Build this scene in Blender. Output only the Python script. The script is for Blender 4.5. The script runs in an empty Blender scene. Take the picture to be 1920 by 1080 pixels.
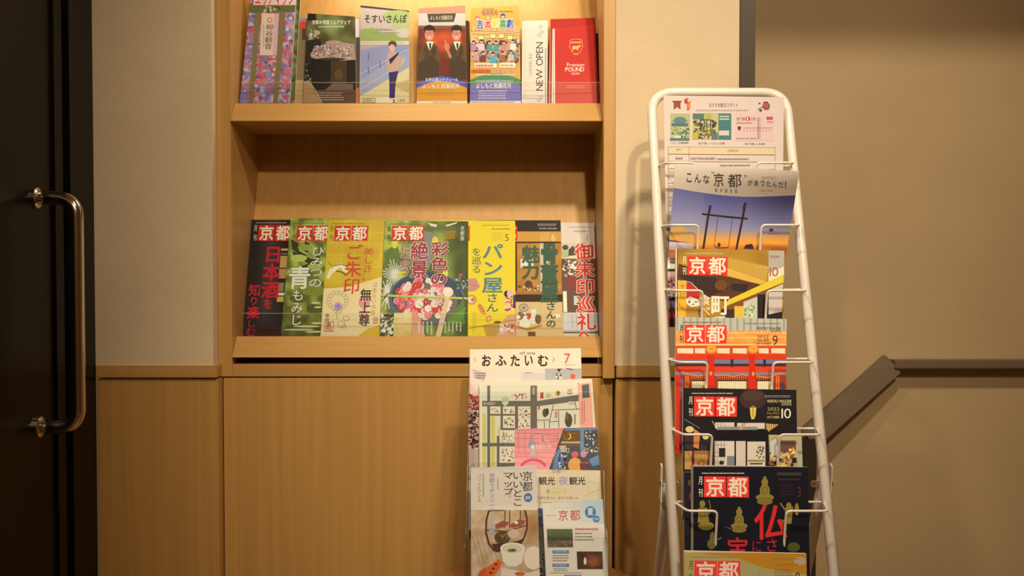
import bpy, bmesh, math, random
from mathutils import Vector, Matrix, noise
C = bpy.context.scene.collection
R = math.radians

# ------------------------------------------------------------------ camera, world, lights, exposure
CAM = Vector((0, -2, 1.1)); F = 1840.0; PITCH = R(1.49)
cd = bpy.data.cameras.new('camera'); cam = bpy.data.objects.new('camera', cd); C.objects.link(cam)
cd.sensor_width = 36; cd.lens = F / 1920 * 36; cam.location = CAM; cam.rotation_euler = (R(90) - PITCH, 0, 0)
cd.clip_start = 0.02
bpy.context.scene.camera = cam
CM = Matrix.Rotation(R(90) - PITCH, 3, 'X')
vs = bpy.context.scene.view_settings
vs.view_transform = 'Standard'; vs.look = 'None'; vs.exposure = -0.24; vs.gamma = 1.0; vs.use_curve_mapping = False
w = bpy.data.worlds.new('world'); bpy.context.scene.world = w; w.use_nodes = True
w.node_tree.nodes['Background'].inputs[0].default_value = (1.0, 0.60, 0.30, 1)
w.node_tree.nodes['Background'].inputs[1].default_value = 0.10
WARM = (1.0, 0.76, 0.46); FILL = (1.0, 0.50, 0.19)
def spot(name, loc, tgt, power, size, blend, rad, col=WARM):
    l = bpy.data.lights.new(name, 'SPOT'); l.energy = power; l.spot_size = R(size); l.spot_blend = blend
    l.shadow_soft_size = rad; l.color = col
    o = bpy.data.objects.new(name, l); C.objects.link(o); o.location = loc
    o.rotation_euler = (Vector(tgt) - Vector(loc)).to_track_quat('-Z', 'Y').to_euler()
    return o
spot('downlight_near', (0.45, -1.35, 2.56), (0.50, 0, 1.5), 100, 104, 1.0, 0.045)
spot('downlight_lobby', (0.45, -3.0, 2.56), (0.27, 0, 1.38), 205, 47, 1.0, 0.05)
spot('downlight_left', (-0.42, -1.23, 2.56), (0.12, -0.2, 0.72), 100, 54, 1.0, 0.05)
def area(name, loc, tgt, power, sx, sy, col=WARM):
    l = bpy.data.lights.new(name, 'AREA'); l.shape = 'RECTANGLE'; l.size = sx; l.size_y = sy; l.energy = power; l.color = col
    o = bpy.data.objects.new(name, l); C.objects.link(o); o.location = loc
    o.rotation_euler = (Vector(tgt) - Vector(loc)).to_track_quat('-Z', 'Y').to_euler()
area('ambient_fill', (0.4, -3.3, 2.55), (0.3, -2.2, 0.6), 18, 1.6, 0.8, FILL)  # added soft fill that lifts the shaded areas, not a real fixture
area('cabinet_top_light', (-0.15, 0.10, 1.80), (-0.15, 0.13, 0.5), 1.6, 0.5, 0.03)

# ------------------------------------------------------------------ helpers
def ray(px, py):
    return CM @ Vector(((px - 960) / F, -(py - 540) / F, -1))
def W(px, py, Y=0.0):
    d = ray(px, py); return CAM + d * ((Y - CAM.y) / d.y)
def lin(c):
    c = c / 255.0
    return c / 12.92 if c <= 0.04045 else ((c + 0.055) / 1.055) ** 2.4
def L3(c): return (lin(c[0]), lin(c[1]), lin(c[2]))
def mix(a, b, t):
    t = max(0, min(1, t)); return tuple(a[i] * (1 - t) + b[i] * t for i in range(3))
def ns(x, y, s=1, seed=0): return noise.noise(Vector((x / s, y / s, seed * 7.3)))   # about -0.7..0.7

def mat(name, base, rough=0.5, metal=0.0, spec=0.5):
    m = bpy.data.materials.new(name); m.use_nodes = True
    b = m.node_tree.nodes['Principled BSDF']
    b.inputs['Base Color'].default_value = (*base, 1); b.inputs['Roughness'].default_value = rough
    b.inputs['Metallic'].default_value = metal; b.inputs['Specular IOR Level'].default_value = spec
    return m
def nodes(m): return m.node_tree.nodes, m.node_tree.links, m.node_tree.nodes['Principled BSDF']
def noise_mat(name, c1, c2, scale, rough=0.5, metal=0.0, bump=0.0, bscale=300, detail=4, spec=0.5, coat=0):
    m = mat(name, c1, rough, metal, spec); N, K, b = nodes(m)
    tc = N.new('ShaderNodeTexCoord'); mp = N.new('ShaderNodeMapping'); K.new(tc.outputs['Object'], mp.inputs[0])
    mp.inputs['Scale'].default_value = scale
    nz = N.new('ShaderNodeTexNoise'); nz.inputs['Scale'].default_value = 1; nz.inputs['Detail'].default_value = detail
    K.new(mp.outputs[0], nz.inputs[0])
    rp = N.new('ShaderNodeValToRGB'); rp.color_ramp.elements[0].color = (*c1, 1); rp.color_ramp.elements[1].color = (*c2, 1)
    rp.color_ramp.elements[0].position = 0.3; rp.color_ramp.elements[1].position = 0.7
    K.new(nz.outputs['Fac'], rp.inputs[0]); K.new(rp.outputs[0], b.inputs['Base Color'])
    if coat: b.inputs['Coat Weight'].default_value = coat
    if bump:
        n2 = N.new('ShaderNodeTexNoise'); n2.inputs['Scale'].default_value = bscale; n2.inputs['Detail'].default_value = 3
        mp2 = N.new('ShaderNodeMapping'); mp2.inputs['Scale'].default_value = (1, 1, 1.8)
        K.new(tc.outputs['Object'], mp2.inputs[0]); K.new(mp2.outputs[0], n2.inputs[0])
        bp = N.new('ShaderNodeBump'); bp.inputs['Strength'].default_value = bump; bp.inputs['Distance'].default_value = 0.004
        K.new(n2.outputs['Fac'], bp.inputs['Height']); K.new(bp.outputs[0], b.inputs['Normal'])
    return m
WOOD = noise_mat('oak_veneer', (0.465, 0.280, 0.098), (0.545, 0.335, 0.124), (70, 70, 1.6), 0.42, bump=0.02, bscale=500)
WOODH = noise_mat('oak_veneer_horizontal', (0.46, 0.285, 0.100), (0.54, 0.34, 0.128), (1.6, 70, 70), 0.42)
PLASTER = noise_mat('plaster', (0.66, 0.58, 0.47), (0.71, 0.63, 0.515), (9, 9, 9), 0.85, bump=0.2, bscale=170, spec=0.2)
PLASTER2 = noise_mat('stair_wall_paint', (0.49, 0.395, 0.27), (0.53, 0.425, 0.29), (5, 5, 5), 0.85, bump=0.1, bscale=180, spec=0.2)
BLACK = noise_mat('black_door', (0.0025, 0.003, 0.0045), (0.004, 0.004, 0.005), (3, 3, 1), 0.35, spec=0.18)
DARK = noise_mat('dark_brown_trim', (0.030, 0.022, 0.020), (0.040, 0.030, 0.026), (4, 4, 1), 0.5)
GAP = mat('shadow_gap', (0.02, 0.012, 0.006), 0.9)
STEEL = mat('brushed_steel', (0.62, 0.60, 0.58), 0.16, 1.0)
RAIL = noise_mat('bronze_steel', (0.20, 0.165, 0.135), (0.24, 0.195, 0.16), (2, 60, 60), 0.40, 0.35)
WHITE = noise_mat('white_enamel', (0.73, 0.725, 0.77), (0.75, 0.745, 0.79), (5, 5, 5), 0.25)
CHROME = mat('chrome', (0.8, 0.8, 0.8), 0.08, 1.0)
STOOL = noise_mat('walnut_top', (0.20, 0.085, 0.03), (0.27, 0.12, 0.045), (3, 30, 3), 0.4)
FLOORM = noise_mat('floor_tile', (0.34, 0.25, 0.15), (0.40, 0.30, 0.18), (3, 3, 3), 0.6)
CEILM = noise_mat('ceiling_paint', (0.6, 0.55, 0.48), (0.62, 0.57, 0.5), (3, 3, 3), 0.9)
def acrylic_mat():
    m = bpy.data.materials.new('clear_acrylic'); m.use_nodes = True; N, K = m.node_tree.nodes, m.node_tree.links
    N.clear(); o = N.new('ShaderNodeOutputMaterial'); mx = N.new('ShaderNodeMixShader'); t = N.new('ShaderNodeBsdfTransparent')
    g = N.new('ShaderNodeBsdfGlossy'); g.inputs['Roughness'].default_value = 0.1; f = N.new('ShaderNodeFresnel'); f.inputs[0].default_value = 1.45
    t.inputs[0].default_value = (0.97, 0.97, 0.975, 1)
    ge = N.new('ShaderNodeNewGeometry'); om = N.new('ShaderNodeMath'); om.operation = 'SUBTRACT'; om.inputs[0].default_value = 1.0
    mu = N.new('ShaderNodeMath'); mu.operation = 'MULTIPLY'
    K.new(ge.outputs['Backfacing'], om.inputs[1]); K.new(om.outputs[0], mu.inputs[0]); K.new(f.outputs[0], mu.inputs[1])
    K.new(mu.outputs[0], mx.inputs[0]); K.new(t.outputs[0], mx.inputs[1]); K.new(g.outputs[0], mx.inputs[2]); K.new(mx.outputs[0], o.inputs[0])
    return m
ACR = acrylic_mat()
EDGE = mat('acrylic_edge', (0.85, 0.80, 0.74), 0.12, 0.0, 0.8); EDGE.node_tree.nodes['Principled BSDF'].inputs['Alpha'].default_value = 0.4
PAPER = noise_mat('page_edges', (0.72, 0.70, 0.66), (0.80, 0.78, 0.74), (40, 40, 900), 0.7)
def print_mat(name, rough, coat):
    m = mat(name, (1, 1, 1), rough); N, K, b = nodes(m)
    a = N.new('ShaderNodeVertexColor'); a.layer_name = 'Col'; K.new(a.outputs[0], b.inputs['Base Color'])
    b.inputs['Coat Weight'].default_value = coat; b.inputs['Coat Roughness'].default_value = 0.25
    b.inputs['Specular IOR Level'].default_value = 0.2
    return m
INK = print_mat('printed_paper', 0.55, 0.05)

def tagp(o, label, cat, group=None, kind=None):
    if label: o['label'] = label
    if cat: o['category'] = cat
    if group: o['group'] = group
    if kind: o['kind'] = kind
    return o
def empty(name, loc, label, cat, group=None):
    o = bpy.data.objects.new(name, None); C.objects.link(o); o.location = loc; o.empty_display_size = 0.05
    return tagp(o, label, cat, group)
def mesh(name, V, Fc, m, parent=None, org=None, smooth=False, kind=None):
    org = Vector(org) if org is not None else Vector((0, 0, 0))
    me = bpy.data.meshes.new(name); me.from_pydata([tuple(Vector(v) - org) for v in V], [], Fc); me.materials.append(m)
    if smooth: me.polygons.foreach_set('use_smooth', [True] * len(me.polygons))
    me.update(); o = bpy.data.objects.new(name, me); C.objects.link(o)
    if parent: o.parent = parent
    else: o.location = org
    if kind: o['kind'] = kind
    return o
def fix(o, bev=0.0, seg=2):
    bm = bmesh.new(); bm.from_mesh(o.data); bmesh.ops.recalc_face_normals(bm, faces=bm.faces)
    if bev: bmesh.ops.bevel(bm, geom=list(bm.edges), offset=bev, segments=seg, affect='EDGES', clamp_overlap=True)
    bm.to_mesh(o.data); bm.free(); return o
def box(name, a, b, m, parent=None, org=None, bev=0.0, kind=None):
    x0, y0, z0 = [min(a[i], b[i]) for i in range(3)]; x1, y1, z1 = [max(a[i], b[i]) for i in range(3)]
    V = [(x0, y0, z0), (x1, y0, z0), (x1, y1, z0), (x0, y1, z0), (x0, y0, z1), (x1, y0, z1), (x1, y1, z1), (x0, y1, z1)]
    Fc = [(0, 3, 2, 1), (4, 5, 6, 7), (0, 1, 5, 4), (1, 2, 6, 5), (2, 3, 7, 6), (3, 0, 4, 7)]
    if org is None and parent is None: org = ((x0 + x1) / 2, (y0 + y1) / 2, z0)
    return fix(mesh(name, V, Fc, m, parent, org, kind=kind), bev)
def prism(name, prof, x0, x1, m, parent=None, org=None, bev=0.0):
    """profile of (y,z) points extruded along x"""
    n = len(prof); V = [(x0, y, z) for y, z in prof] + [(x1, y, z) for y, z in prof]
    Fc = [tuple(range(n)), tuple(range(2 * n - 1, n - 1, -1))] + [(i, (i + 1) % n, n + (i + 1) % n, n + i) for i in range(n)]
    return fix(mesh(name, V, Fc, m, parent, org), bev)
def tube(name, pts, r, m, parent=None, org=None, seg=12, closed=False):
    pts = [Vector(p) for p in pts]; n = len(pts); V = []; Fc = []
    up = None
    for i, p in enumerate(pts):
        if closed: t = pts[(i + 1) % n] - pts[i - 1]
        else: t = pts[min(i + 1, n - 1)] - pts[max(i - 1, 0)]
        t.normalize()
        if up is None: up = t.orthogonal().normalized()
        up = (up - t * up.dot(t)).normalized(); s = t.cross(up)
        for k in range(seg):
            a = 2 * math.pi * k / seg; V.append(p + (up * math.cos(a) + s * math.sin(a)) * r)
    for i in range(n if closed else n - 1):
        j = (i + 1) % n
        for k in range(seg):
            Fc.append((i * seg + k, i * seg + (k + 1) % seg, j * seg + (k + 1) % seg, j * seg + k))
    if not closed: Fc += [tuple(range(seg - 1, -1, -1)), tuple((n - 1) * seg + k for k in range(seg))]
    return fix(mesh(name, V, Fc, m, parent, org, smooth=True))
def fillet(pts, r, k=6):
    pts = [Vector(p) for p in pts]; out = [pts[0]]
    for i in range(1, len(pts) - 1):
        a = (pts[i - 1] - pts[i]); b = (pts[i + 1] - pts[i]); ra = min(r, a.length * .49, b.length * .49)
        A = pts[i] + a.normalized() * ra; B = pts[i] + b.normalized() * ra
        for j in range(k + 1):
            t = j / k; out.append(A * (1 - t) ** 2 + pts[i] * 2 * t * (1 - t) + B * t * t)
    out.append(pts[-1]); return out
def lathe(name, prof, c, m, parent=None, org=None, seg=48, axis='Z'):
    V = []; Fc = []; n = len(prof)
    for k in range(seg):
        a = 2 * math.pi * k / seg
        for r, h in prof:
            v = (r * math.cos(a), r * math.sin(a), h)
            if axis == 'X': v = (h, v[0], v[1])
            V.append(Vector(c) + Vector(v))
    for k in range(seg):
        for i in range(n - 1):
            j = (k + 1) % seg; Fc.append((k * n + i, j * n + i, j * n + i + 1, k * n + i + 1))
    Fc.append(tuple(k * n for k in range(seg))); Fc.append(tuple(k * n + n - 1 for k in range(seg)))
    return fix(mesh(name, V, Fc, m, parent, org))

# ------------------------------------------------------------------ lettering: glyph outlines of the built-in typeface as flat meshes
GC = {}
def glyph(ch, off):
    k = (ch, off)
    if k in GC: return GC[k]
    cu = bpy.data.curves.new('glyph', 'FONT'); cu.body = ch; cu.resolution_u = 3; cu.offset = off; cu.fill_mode = 'FRONT'
    o = bpy.data.objects.new('glyph', cu); C.objects.link(o); me = o.to_mesh()
    v = [(q.co.x, q.co.y) for q in me.vertices]; f = [tuple(p.vertices) for p in me.polygons]
    o.to_mesh_clear(); bpy.data.objects.remove(o); bpy.data.curves.remove(cu)
    GC[k] = (v, f); return GC[k]

class Sheet:
    """a magazine, leaflet or paper sheet standing in the place; its print is laid on the real surface as thin coloured shapes"""
    def __init__(s, name, label, c4, Yt, Yb, th, white, group=None, cat='magazine', sh=0.0, bend=None, base=(255, 255, 255), rough=0, Ytr=None, bx=None):
        s.c4 = c4; s.white = L3(white); s.sh = sh; s.bend = bend; s.st = 1.6e-5 if bend else 3e-6; s.th = th; s.bx = bx
        TL = W(*c4[0], Yt); TR = W(*c4[1], Yt if Ytr is None else Ytr); BL = W(*c4[3], Yb)
        s.n = (BL - TL).cross(TR - TL).normalized()
        if s.n.y > 0: s.n = -s.n
        s.p0 = TL; BR = s.hit(*c4[2]); s.org = (BL + BR) / 2; s.B = {}; s.h = 4e-5
        s.cor = [TL, TR, BR, BL]
        s.root = empty(name, s.org, label, cat, group)
        N, M = (10, 10) if bend else (1, 1)
        g = []
        for h in (0.0, -th):
            for j in range(M + 1):
                for i in range(N + 1):
                    x, y = s.uv(i / N, j / M); g.append(s.pt(x, y, h - (0.0007 if bend else 0)))
        Fc = []; K = (N + 1) * (M + 1); q = lambda i, j: j * (N + 1) + i
        for j in range(M):
            for i in range(N):
                a = (q(i, j), q(i, j + 1), q(i + 1, j + 1), q(i + 1, j)); Fc.append(a); Fc.append(tuple(K + t for t in a[::-1]))
        rim = [q(i, 0) for i in range(N)] + [q(N, j) for j in range(M)] + [q(i, M) for i in range(N, 0, -1)] + [q(0, j) for j in range(M, 0, -1)]
        for a, b in zip(rim, rim[1:] + rim[:1]): Fc.append((a, b, K + b, K + a))
        fix(mesh('page_block', g, Fc, PAPER, s.root, s.org))
        if not bend: s.poly([c4[0], c4[1], c4[2], c4[3]], base)
    def uv(s, u, v):
        a, b, c, d = s.c4
        return (a[0] * (1 - u) * (1 - v) + b[0] * u * (1 - v) + c[0] * u * v + d[0] * (1 - u) * v,
                a[1] * (1 - u) * (1 - v) + b[1] * u * (1 - v) + c[1] * u * v + d[1] * (1 - u) * v)
    def hit(s, px, py):
        d = ray(px, py); return CAM + d * ((s.p0 - CAM).dot(s.n) / d.dot(s.n))
    def pt(s, px, py, h):
        p = s.hit(px, py) + s.n * h
        if s.bend:
            a, b, c, d = s.c4
            p = p + (CAM - p).normalized() * s.bend((px - d[0]) / (c[0] - d[0]), (py - a[1]) / (d[1] - a[1]))
        return p
    def clip(s, P):
        c = s.c4
        for i in range(4):
            ax, ay = c[i]; bx, by = c[(i + 1) % 4]; out = []
            f = [(bx - ax) * (y - ay) - (by - ay) * (x - ax) for x, y in P]
            if all(t >= -1e-6 for t in f): continue
            for k in range(len(P)):
                p, q, fp, fq = P[k - 1], P[k], f[k - 1], f[k]
                if (fp >= 0) != (fq >= 0):
                    t = fp / (fp - fq); out.append((p[0] + (q[0] - p[0]) * t, p[1] + (q[1] - p[1]) * t))
                if fq >= 0: out.append(q)
            P = out
            if len(P) < 3: return None
        return P
    def alb(s, c):
        return tuple(max(0.002, min(0.90, lin(c[i]) / s.white[i] * (0.76, 0.79, 0.88)[i])) for i in range(3)) + (1,)
    def add(s, part, P, cols):
        b = s.B.setdefault(part, ([], [], [])); k = len(b[0])
        for x, y in P: b[0].append(s.pt(x, y, s.h))
        b[1].append(tuple(range(k, k + len(P)))); b[2].extend([s.alb(c) for c in cols])
    def strips(s, P):
        if not s.bend: return [P]
        out = []; y0 = min(p[1] for p in P); y1 = max(p[1] for p in P); n = max(1, int((y1 - y0) / 2.5))
        for i in range(n):
            Q = P
            for sg, lim in ((1, y0 + (y1 - y0) * i / n), (-1, y0 + (y1 - y0) * (i + 1) / n)):
                o = []
                for k in range(len(Q)):
                    p, q = Q[k - 1], Q[k]; fp, fq = sg * (p[1] - lim), sg * (q[1] - lim)
                    if (fp >= 0) != (fq >= 0):
                        t = fp / (fp - fq); o.append((p[0] + (q[0] - p[0]) * t, p[1] + (q[1] - p[1]) * t))
                    if fq >= 0: o.append(q)
                Q = o
                if len(Q) < 3: break
            if len(Q) < 3: continue
            if not s.bx: out.append(Q); continue
            x0 = min(p[0] for p in Q); x1 = max(p[0] for p in Q); m = max(1, int((x1 - x0) / s.bx))
            for j in range(m):
                T = Q
                for sg, lim in ((1, x0 + (x1 - x0) * j / m), (-1, x0 + (x1 - x0) * (j + 1) / m)):
                    o = []
                    for k in range(len(T)):
                        p, q = T[k - 1], T[k]; fp, fq = sg * (p[0] - lim), sg * (q[0] - lim)
                        if (fp >= 0) != (fq >= 0):
                            t = fp / (fp - fq); o.append((p[0] + (q[0] - p[0]) * t, p[1] + (q[1] - p[1]) * t))
                        if fq >= 0: o.append(q)
                    T = o
                    if len(T) < 3: break
                if len(T) >= 3: out.append(T)
        return out
    def poly(s, P, c, part='cover_art'):
        s.h += s.st
        for Q in s.strips(list(P)):
            Q = s.clip(Q)
            if Q: s.add(part, Q, [c] * len(Q))
        return s
    def rect(s, x0, y0, x1, y1, c, part='cover_art'):
        k = s.sh * (y1 - y0) / 2
        return s.poly([(x0 - k, y0), (x1 - k, y0), (x1 + k, y1), (x0 + k, y1)], c, part)
    def frame(s, x0, y0, x1, y1, t, c):
        s.rect(x0, y0, x1, y0 + t, c); s.rect(x0, y1 - t, x1, y1, c); s.rect(x0, y0, x0 + t, y1, c); s.rect(x1 - t, y0, x1, y1, c)
    def ell(s, cx, cy, rx, ry, c, n=14, a0=0, a1=360, rot=0):
        P = []
        full = a1 - a0 >= 360
        for k in range(n if full else n + 1):
            a = R(a0 + (a1 - a0) * k / n); x, y = rx * math.cos(a), ry * math.sin(a); q = R(rot)
            P.append((cx + x * math.cos(q) - y * math.sin(q), cy + x * math.sin(q) + y * math.cos(q)))
        return s.poly(P, c)
    def ring(s, cx, cy, rx, ry, w_, c, n=20, a0=0, a1=360):
        return s.line([(cx + rx * math.cos(R(a0 + (a1 - a0) * k / n)), cy + ry * math.sin(R(a0 + (a1 - a0) * k / n))) for k in range(n + 1)], w_, c)
    def line(s, P, w_, c):
        s.h += s.st
        for (x0, y0), (x1, y1) in zip(P, P[1:]):
            l = math.hypot(x1 - x0, y1 - y0) or 1; nx, ny = -(y1 - y0) / l * w_ / 2, (x1 - x0) / l * w_ / 2
            for Q in s.strips([(x0 + nx, y0 + ny), (x1 + nx, y1 + ny), (x1 - nx, y1 - ny), (x0 - nx, y0 - ny)]):
                Q = s.clip(Q)
                if Q: s.add('cover_art', Q, [c] * len(Q))
        return s
    def blobs(s, x0, y0, x1, y1, cols, n, r0, r1, seed=1, sq=1.0, k=9):
        g = random.Random(seed)
        for _ in range(n):
            r = g.uniform(r0, r1); cx, cy = g.uniform(x0 + r, x1 - r), g.uniform(y0 + r * sq, y1 - r * sq); c = g.choice(cols); s.h += s.st / 2
            P = [(cx + r * g.uniform(.75, 1.1) * math.cos(2 * math.pi * j / k), cy + r * sq * g.uniform(.75, 1.1) * math.sin(2 * math.pi * j / k)) for j in range(k)]
            P = s.clip(P)
            if P: s.add('cover_art', P, [c] * len(P))
        return s
    def flower(s, cx, cy, r, c, c2=(250, 230, 120), n=5):
        for k in range(n):
            if k: s.h -= s.st * .9
            a = 2 * math.pi * k / n + cx; s.ell(cx + r * .55 * math.cos(a), cy + r * .55 * math.sin(a), r * .5, r * .5, c, 8)
        s.ell(cx, cy, r * .25, r * .25, c2, 6)
    def field(s, x0, y0, x1, y1, nx, ny, f, shear=True):
        s.h += s.st; k = s.sh if shear else 0; ym = (y0 + y1) / 2
        for j in range(ny):
            for i in range(nx):
                P = []
                for a, b in ((i, j), (i + 1, j), (i + 1, j + 1), (i, j + 1)):
                    y = y0 + (y1 - y0) * b / ny; P.append((x0 + (x1 - x0) * a / nx + k * (y - ym), y))
                Q = s.clip(P)
                if Q: s.add('cover_art', Q, [f(*p) for p in Q])
        return s
    def _glyphs(s, T, fn, c, part):
        s.h += s.st
        for ch, place in T:
            if ch == ' ': continue
            v, f = glyph(ch, 0.0); P = [fn(*place(x, y)) for x, y in v]
            for q in f:
                Q = s.clip([P[i] for i in q])
                if Q: s.add(part, Q, [c] * len(Q))
    def text(s, t, x0, y0, x1, y1, c, off=0.0, oc=None, ow=0.05, vert=False, rot=False, tilt=0.0, part='lettering'):
        n = len(t); T = []
        if vert:
            for i, ch in enumerate(t):
                T.append((ch, (lambda i: lambda x, y: ((x - .5) + .5, (i + (.88 - y) ) / n))(i)))
        else:
            xs = []; cur = 0; ymn, ymx = 9, -9
            for ch in t:
                if ch == ' ': xs.append((cur, 0)); cur += .3; continue
                v = glyph(ch, 0.0)[0]; a = min(p[0] for p in v); b = max(p[0] for p in v)
                if ord(ch) < 256: xs.append((cur - a, 0)); cur += b - a + .07
                else: xs.append((cur, 0)); cur += 1.0; 
                ymn = min(ymn, min(p[1] for p in v)); ymx = max(ymx, max(p[1] for p in v))
            for ch, (ox, _) in zip(t, xs):
                T.append((ch, (lambda ox: lambda x, y: ((x + ox) / cur, (ymx - y) / (ymx - ymn)))(ox)))
        cx, cy = (x0 + x1) / 2, (y0 + y1) / 2
        def fn(u, v):
            if rot: return (x0 + v * (x1 - x0), y1 - u * (y1 - y0))
            x, y = x0 + u * (x1 - x0), y0 + v * (y1 - y0)
            return (x + s.sh * (y - cy), y + tilt * (x - cx))
        if oc is not None: s._bold(T, fn, off + ow, oc, part, 8)
        s._bold(T, fn, off, c, part, 8 if off >= .03 and (y1 - y0) > 12 else 4); return s
    def _bold(s, T, fn, off, c, part, n):
        off *= .58
        if off < .005: s._glyphs(T, fn, c, part); return
        for k in range(n):
            a = 2 * math.pi * (k + (.5 if n == 4 else 0)) / n; dx, dy = off * math.cos(a), off * math.sin(a)
            s._glyphs([(ch, (lambda pl: lambda x, y: pl(x + dx, y + dy))(pl)) for ch, pl in T], fn, c, part); s.h -= s.st * .8
    def small(s, x0, y0, x1, y1, rows, c, seed=3, vert=False, fill=.55):
        """illegibly small print: rows of tiny dashes"""
        g = random.Random(seed); s.h += s.st
        for r in range(rows):
            if not vert:
                ya = y0 + (y1 - y0) * (r + .2) / rows; yb = y0 + (y1 - y0) * (r + .2 + fill) / rows; x = x0; e = x1 - g.uniform(0, .15) * (x1 - x0)
                while x < e:
                    l = g.uniform(.7, 2.2); P = s.clip([(x, ya), (x + l, ya), (x + l, yb), (x, yb)]); x += l + g.uniform(.5, 1.0)
                    if P: s.add('lettering', P, [c] * len(P))
            else:
                xa = x0 + (x1 - x0) * (r + .2) / rows; xb = x0 + (x1 - x0) * (r + .2 + fill) / rows; y = y0; e = y1 - g.uniform(0, .2) * (y1 - y0)
                while y < e:
                    l = g.uniform(.7, 2.2); P = s.clip([(xa, y), (xb, y), (xb, y + l), (xa, y + l)]); y += l + g.uniform(.5, 1.0)
                    if P: s.add('lettering', P, [c] * len(P))
        return s
    def masthead(s, x0, x1, xg, y0, y1, side, tilt=0.0, wc=(245, 230, 215)):
        """two red squares with white characters and two narrow characters beside them"""
        k = tilt * (xg - x0 + (x1 - xg)) 
        red = (215, 45, 35)
        def sq(a, b):
            ta = tilt * (a - x0); tb = tilt * (b - x0); m = s.sh * (y1 - y0) / 2
            s.poly([(a - m, y0 + ta), (b - m, y0 + tb), (b + m, y1 + tb), (a + m, y1 + ta)], red, 'masthead')
        sq(x0, xg - .9); sq(xg + .9, x1); h = y1 - y0
        for ch, a, b in (('京', x0, xg), ('都', xg, x1)):
            o = tilt * ((a + b) / 2 - x0); m = (b - a) * .06
            s.text(ch, a + m, y0 + h * .05 + o, b - m, y1 - h * .05 + o, wc, .035, tilt=tilt, part='masthead')
        wd = (x1 - x0) * .105; gx = x0 - wd * 1.2
        s.text('月', gx - s.sh * h * -.5 * 0 , y0 + h * .02, gx + wd, y0 + h * .40, side, .02, part='masthead')
        s.text('刊', gx + s.sh * h * .5, y0 + h * .60, gx + wd + s.sh * h * .5, y0 + h * .98, side, .02, part='masthead')
        s.small(x0 - 4, y0 - h * .2, x1 - 2, y0 - h * .07, 1, mix(side, (160, 120, 80), .6), 5, fill=.45)
        return s
    def done(s):
        for part, (V, Fc, cols) in s.B.items():
            o = mesh(part, V, Fc, INK, s.root, s.org); me = o.data
            ca = me.color_attributes.new('Col', 'FLOAT_COLOR', 'CORNER')
            if 'lettering' in part: o['kind'] = 'stuff'
            fl = []
            for c in cols: fl.extend(c)
            ca.data.foreach_set('color', fl)
        return s.root

# ------------------------------------------------------------------ the setting
XL = W(179, 500, 0).x                      # door wall
XA = W(399, 500, 0).x; XB = W(1153.5, 500, 0).x; XP0 = W(1386, 80, 0).x; XP1 = W(1414, 80, 0).x
CF = 0.03                                  # cabinet face depth
XC0 = W(410, 800, 0).x
box('floor', (-1.2, -4.2, -0.05), (3.2, 1.2, 0), FLOORM, kind='structure')
box('ceiling', (-1.2, -4.2, 2.62), (3.2, 1.2, 2.67), CEILM, kind='structure')
zc1 = W(300, 685, 0).z; zc0 = W(300, 708, 0).z
wl = box('wall_back', (XL - 0.1, 0, zc1 - 0.0005), (XA, 0.12, 2.62), PLASTER, kind='structure')
def wpanel(x0, x1, par, y=0.0):
    o = par.location
    box('wood_panel', (x0, y + 0.001, 0.0), (x1, y + 0.10, zc0 - 0.003), WOOD, par, o, 0.0015)
    box('chair_rail', (x0, y - 0.006, zc0), (x1, y + 0.04, zc1), WOODH, par, o, 0.0015)
wpanel(XL, XC0 - 0.001, wl)
wr = box('wall_back', (XB, 0, zc1 - 0.0005), (XP0, 0.12, 2.62), PLASTER, kind='structure')
wpanel(XB + 0.0025, XP0, wr)
wb = box('wall_recess', (XA - 0.005, 0.33, 0.0), (XB + 0.005, 0.36, 2.62), PLASTER, kind='structure')
tr = box('trim_1', (XP0, -0.012, 0), (XP1, 0.44, 2.62), DARK, kind='structure', bev=0.002)
# stair recess on the right, with an unseen block added above to shade it
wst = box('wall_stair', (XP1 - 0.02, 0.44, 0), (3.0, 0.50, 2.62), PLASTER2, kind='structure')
box('stair_light_block', (XP1, -0.5, 2.12), (3.0, 0.43, 2.62), PLASTER2, kind='structure')  # added out of view to keep light off the upper stair wall
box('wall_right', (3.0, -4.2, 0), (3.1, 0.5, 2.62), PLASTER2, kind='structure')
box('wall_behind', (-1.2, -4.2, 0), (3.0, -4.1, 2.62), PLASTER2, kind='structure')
# dark door wall at the left, square to the back wall
box('wall_left', (XL - 0.16, -4.1, 2.12), (XL - 0.001, -0.001, 2.62), PLASTER2, kind='structure')
dr = box('door_1', (XL - 0.05, -1.35, 0.01), (XL - 0.012, -0.125, 2.10), BLACK, kind='structure', bev=0.002)
o = dr.location
box('door_frame', (XL - 0.08, -0.11, 0.0), (XL - 0.0005, -0.001, 2.119), BLACK, dr, o, 0.002)
box('door_frame', (XL - 0.08, -1.48, 0.0), (XL - 0.0005, -1.36, 2.119), BLACK, dr, o, 0.002)
box('door_stile', (XL - 0.013, -0.16, 0.012), (XL - 0.006, -0.126, 2.098), BLACK, dr, o, 0.001)
hy = -0.225; s_ = 0.062; r_ = 0.0125
def zat(px, py, x):                        # height of a pixel ray on the plane X = x
    d = ray(px, py); return (CAM + d * ((x - CAM.x) / d.x)).z
zt = zat(85, 372, XL); zb = zat(85, 800, XL)
tube('door_handle', fillet([(XL - 0.012, hy, zt), (XL + s_, hy, zt), (XL + s_, hy, zb), (XL - 0.012, hy, zb)], 0.048, 10), r_, STEEL, dr, o, 20)
for z in (zt, zb):
    lathe('handle_rose', [(0.0, -0.012), (0.019, -0.012), (0.019, -0.006), (0.014, -0.003)], (XL, hy, z), STEEL, dr, o, 28, 'X')
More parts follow.
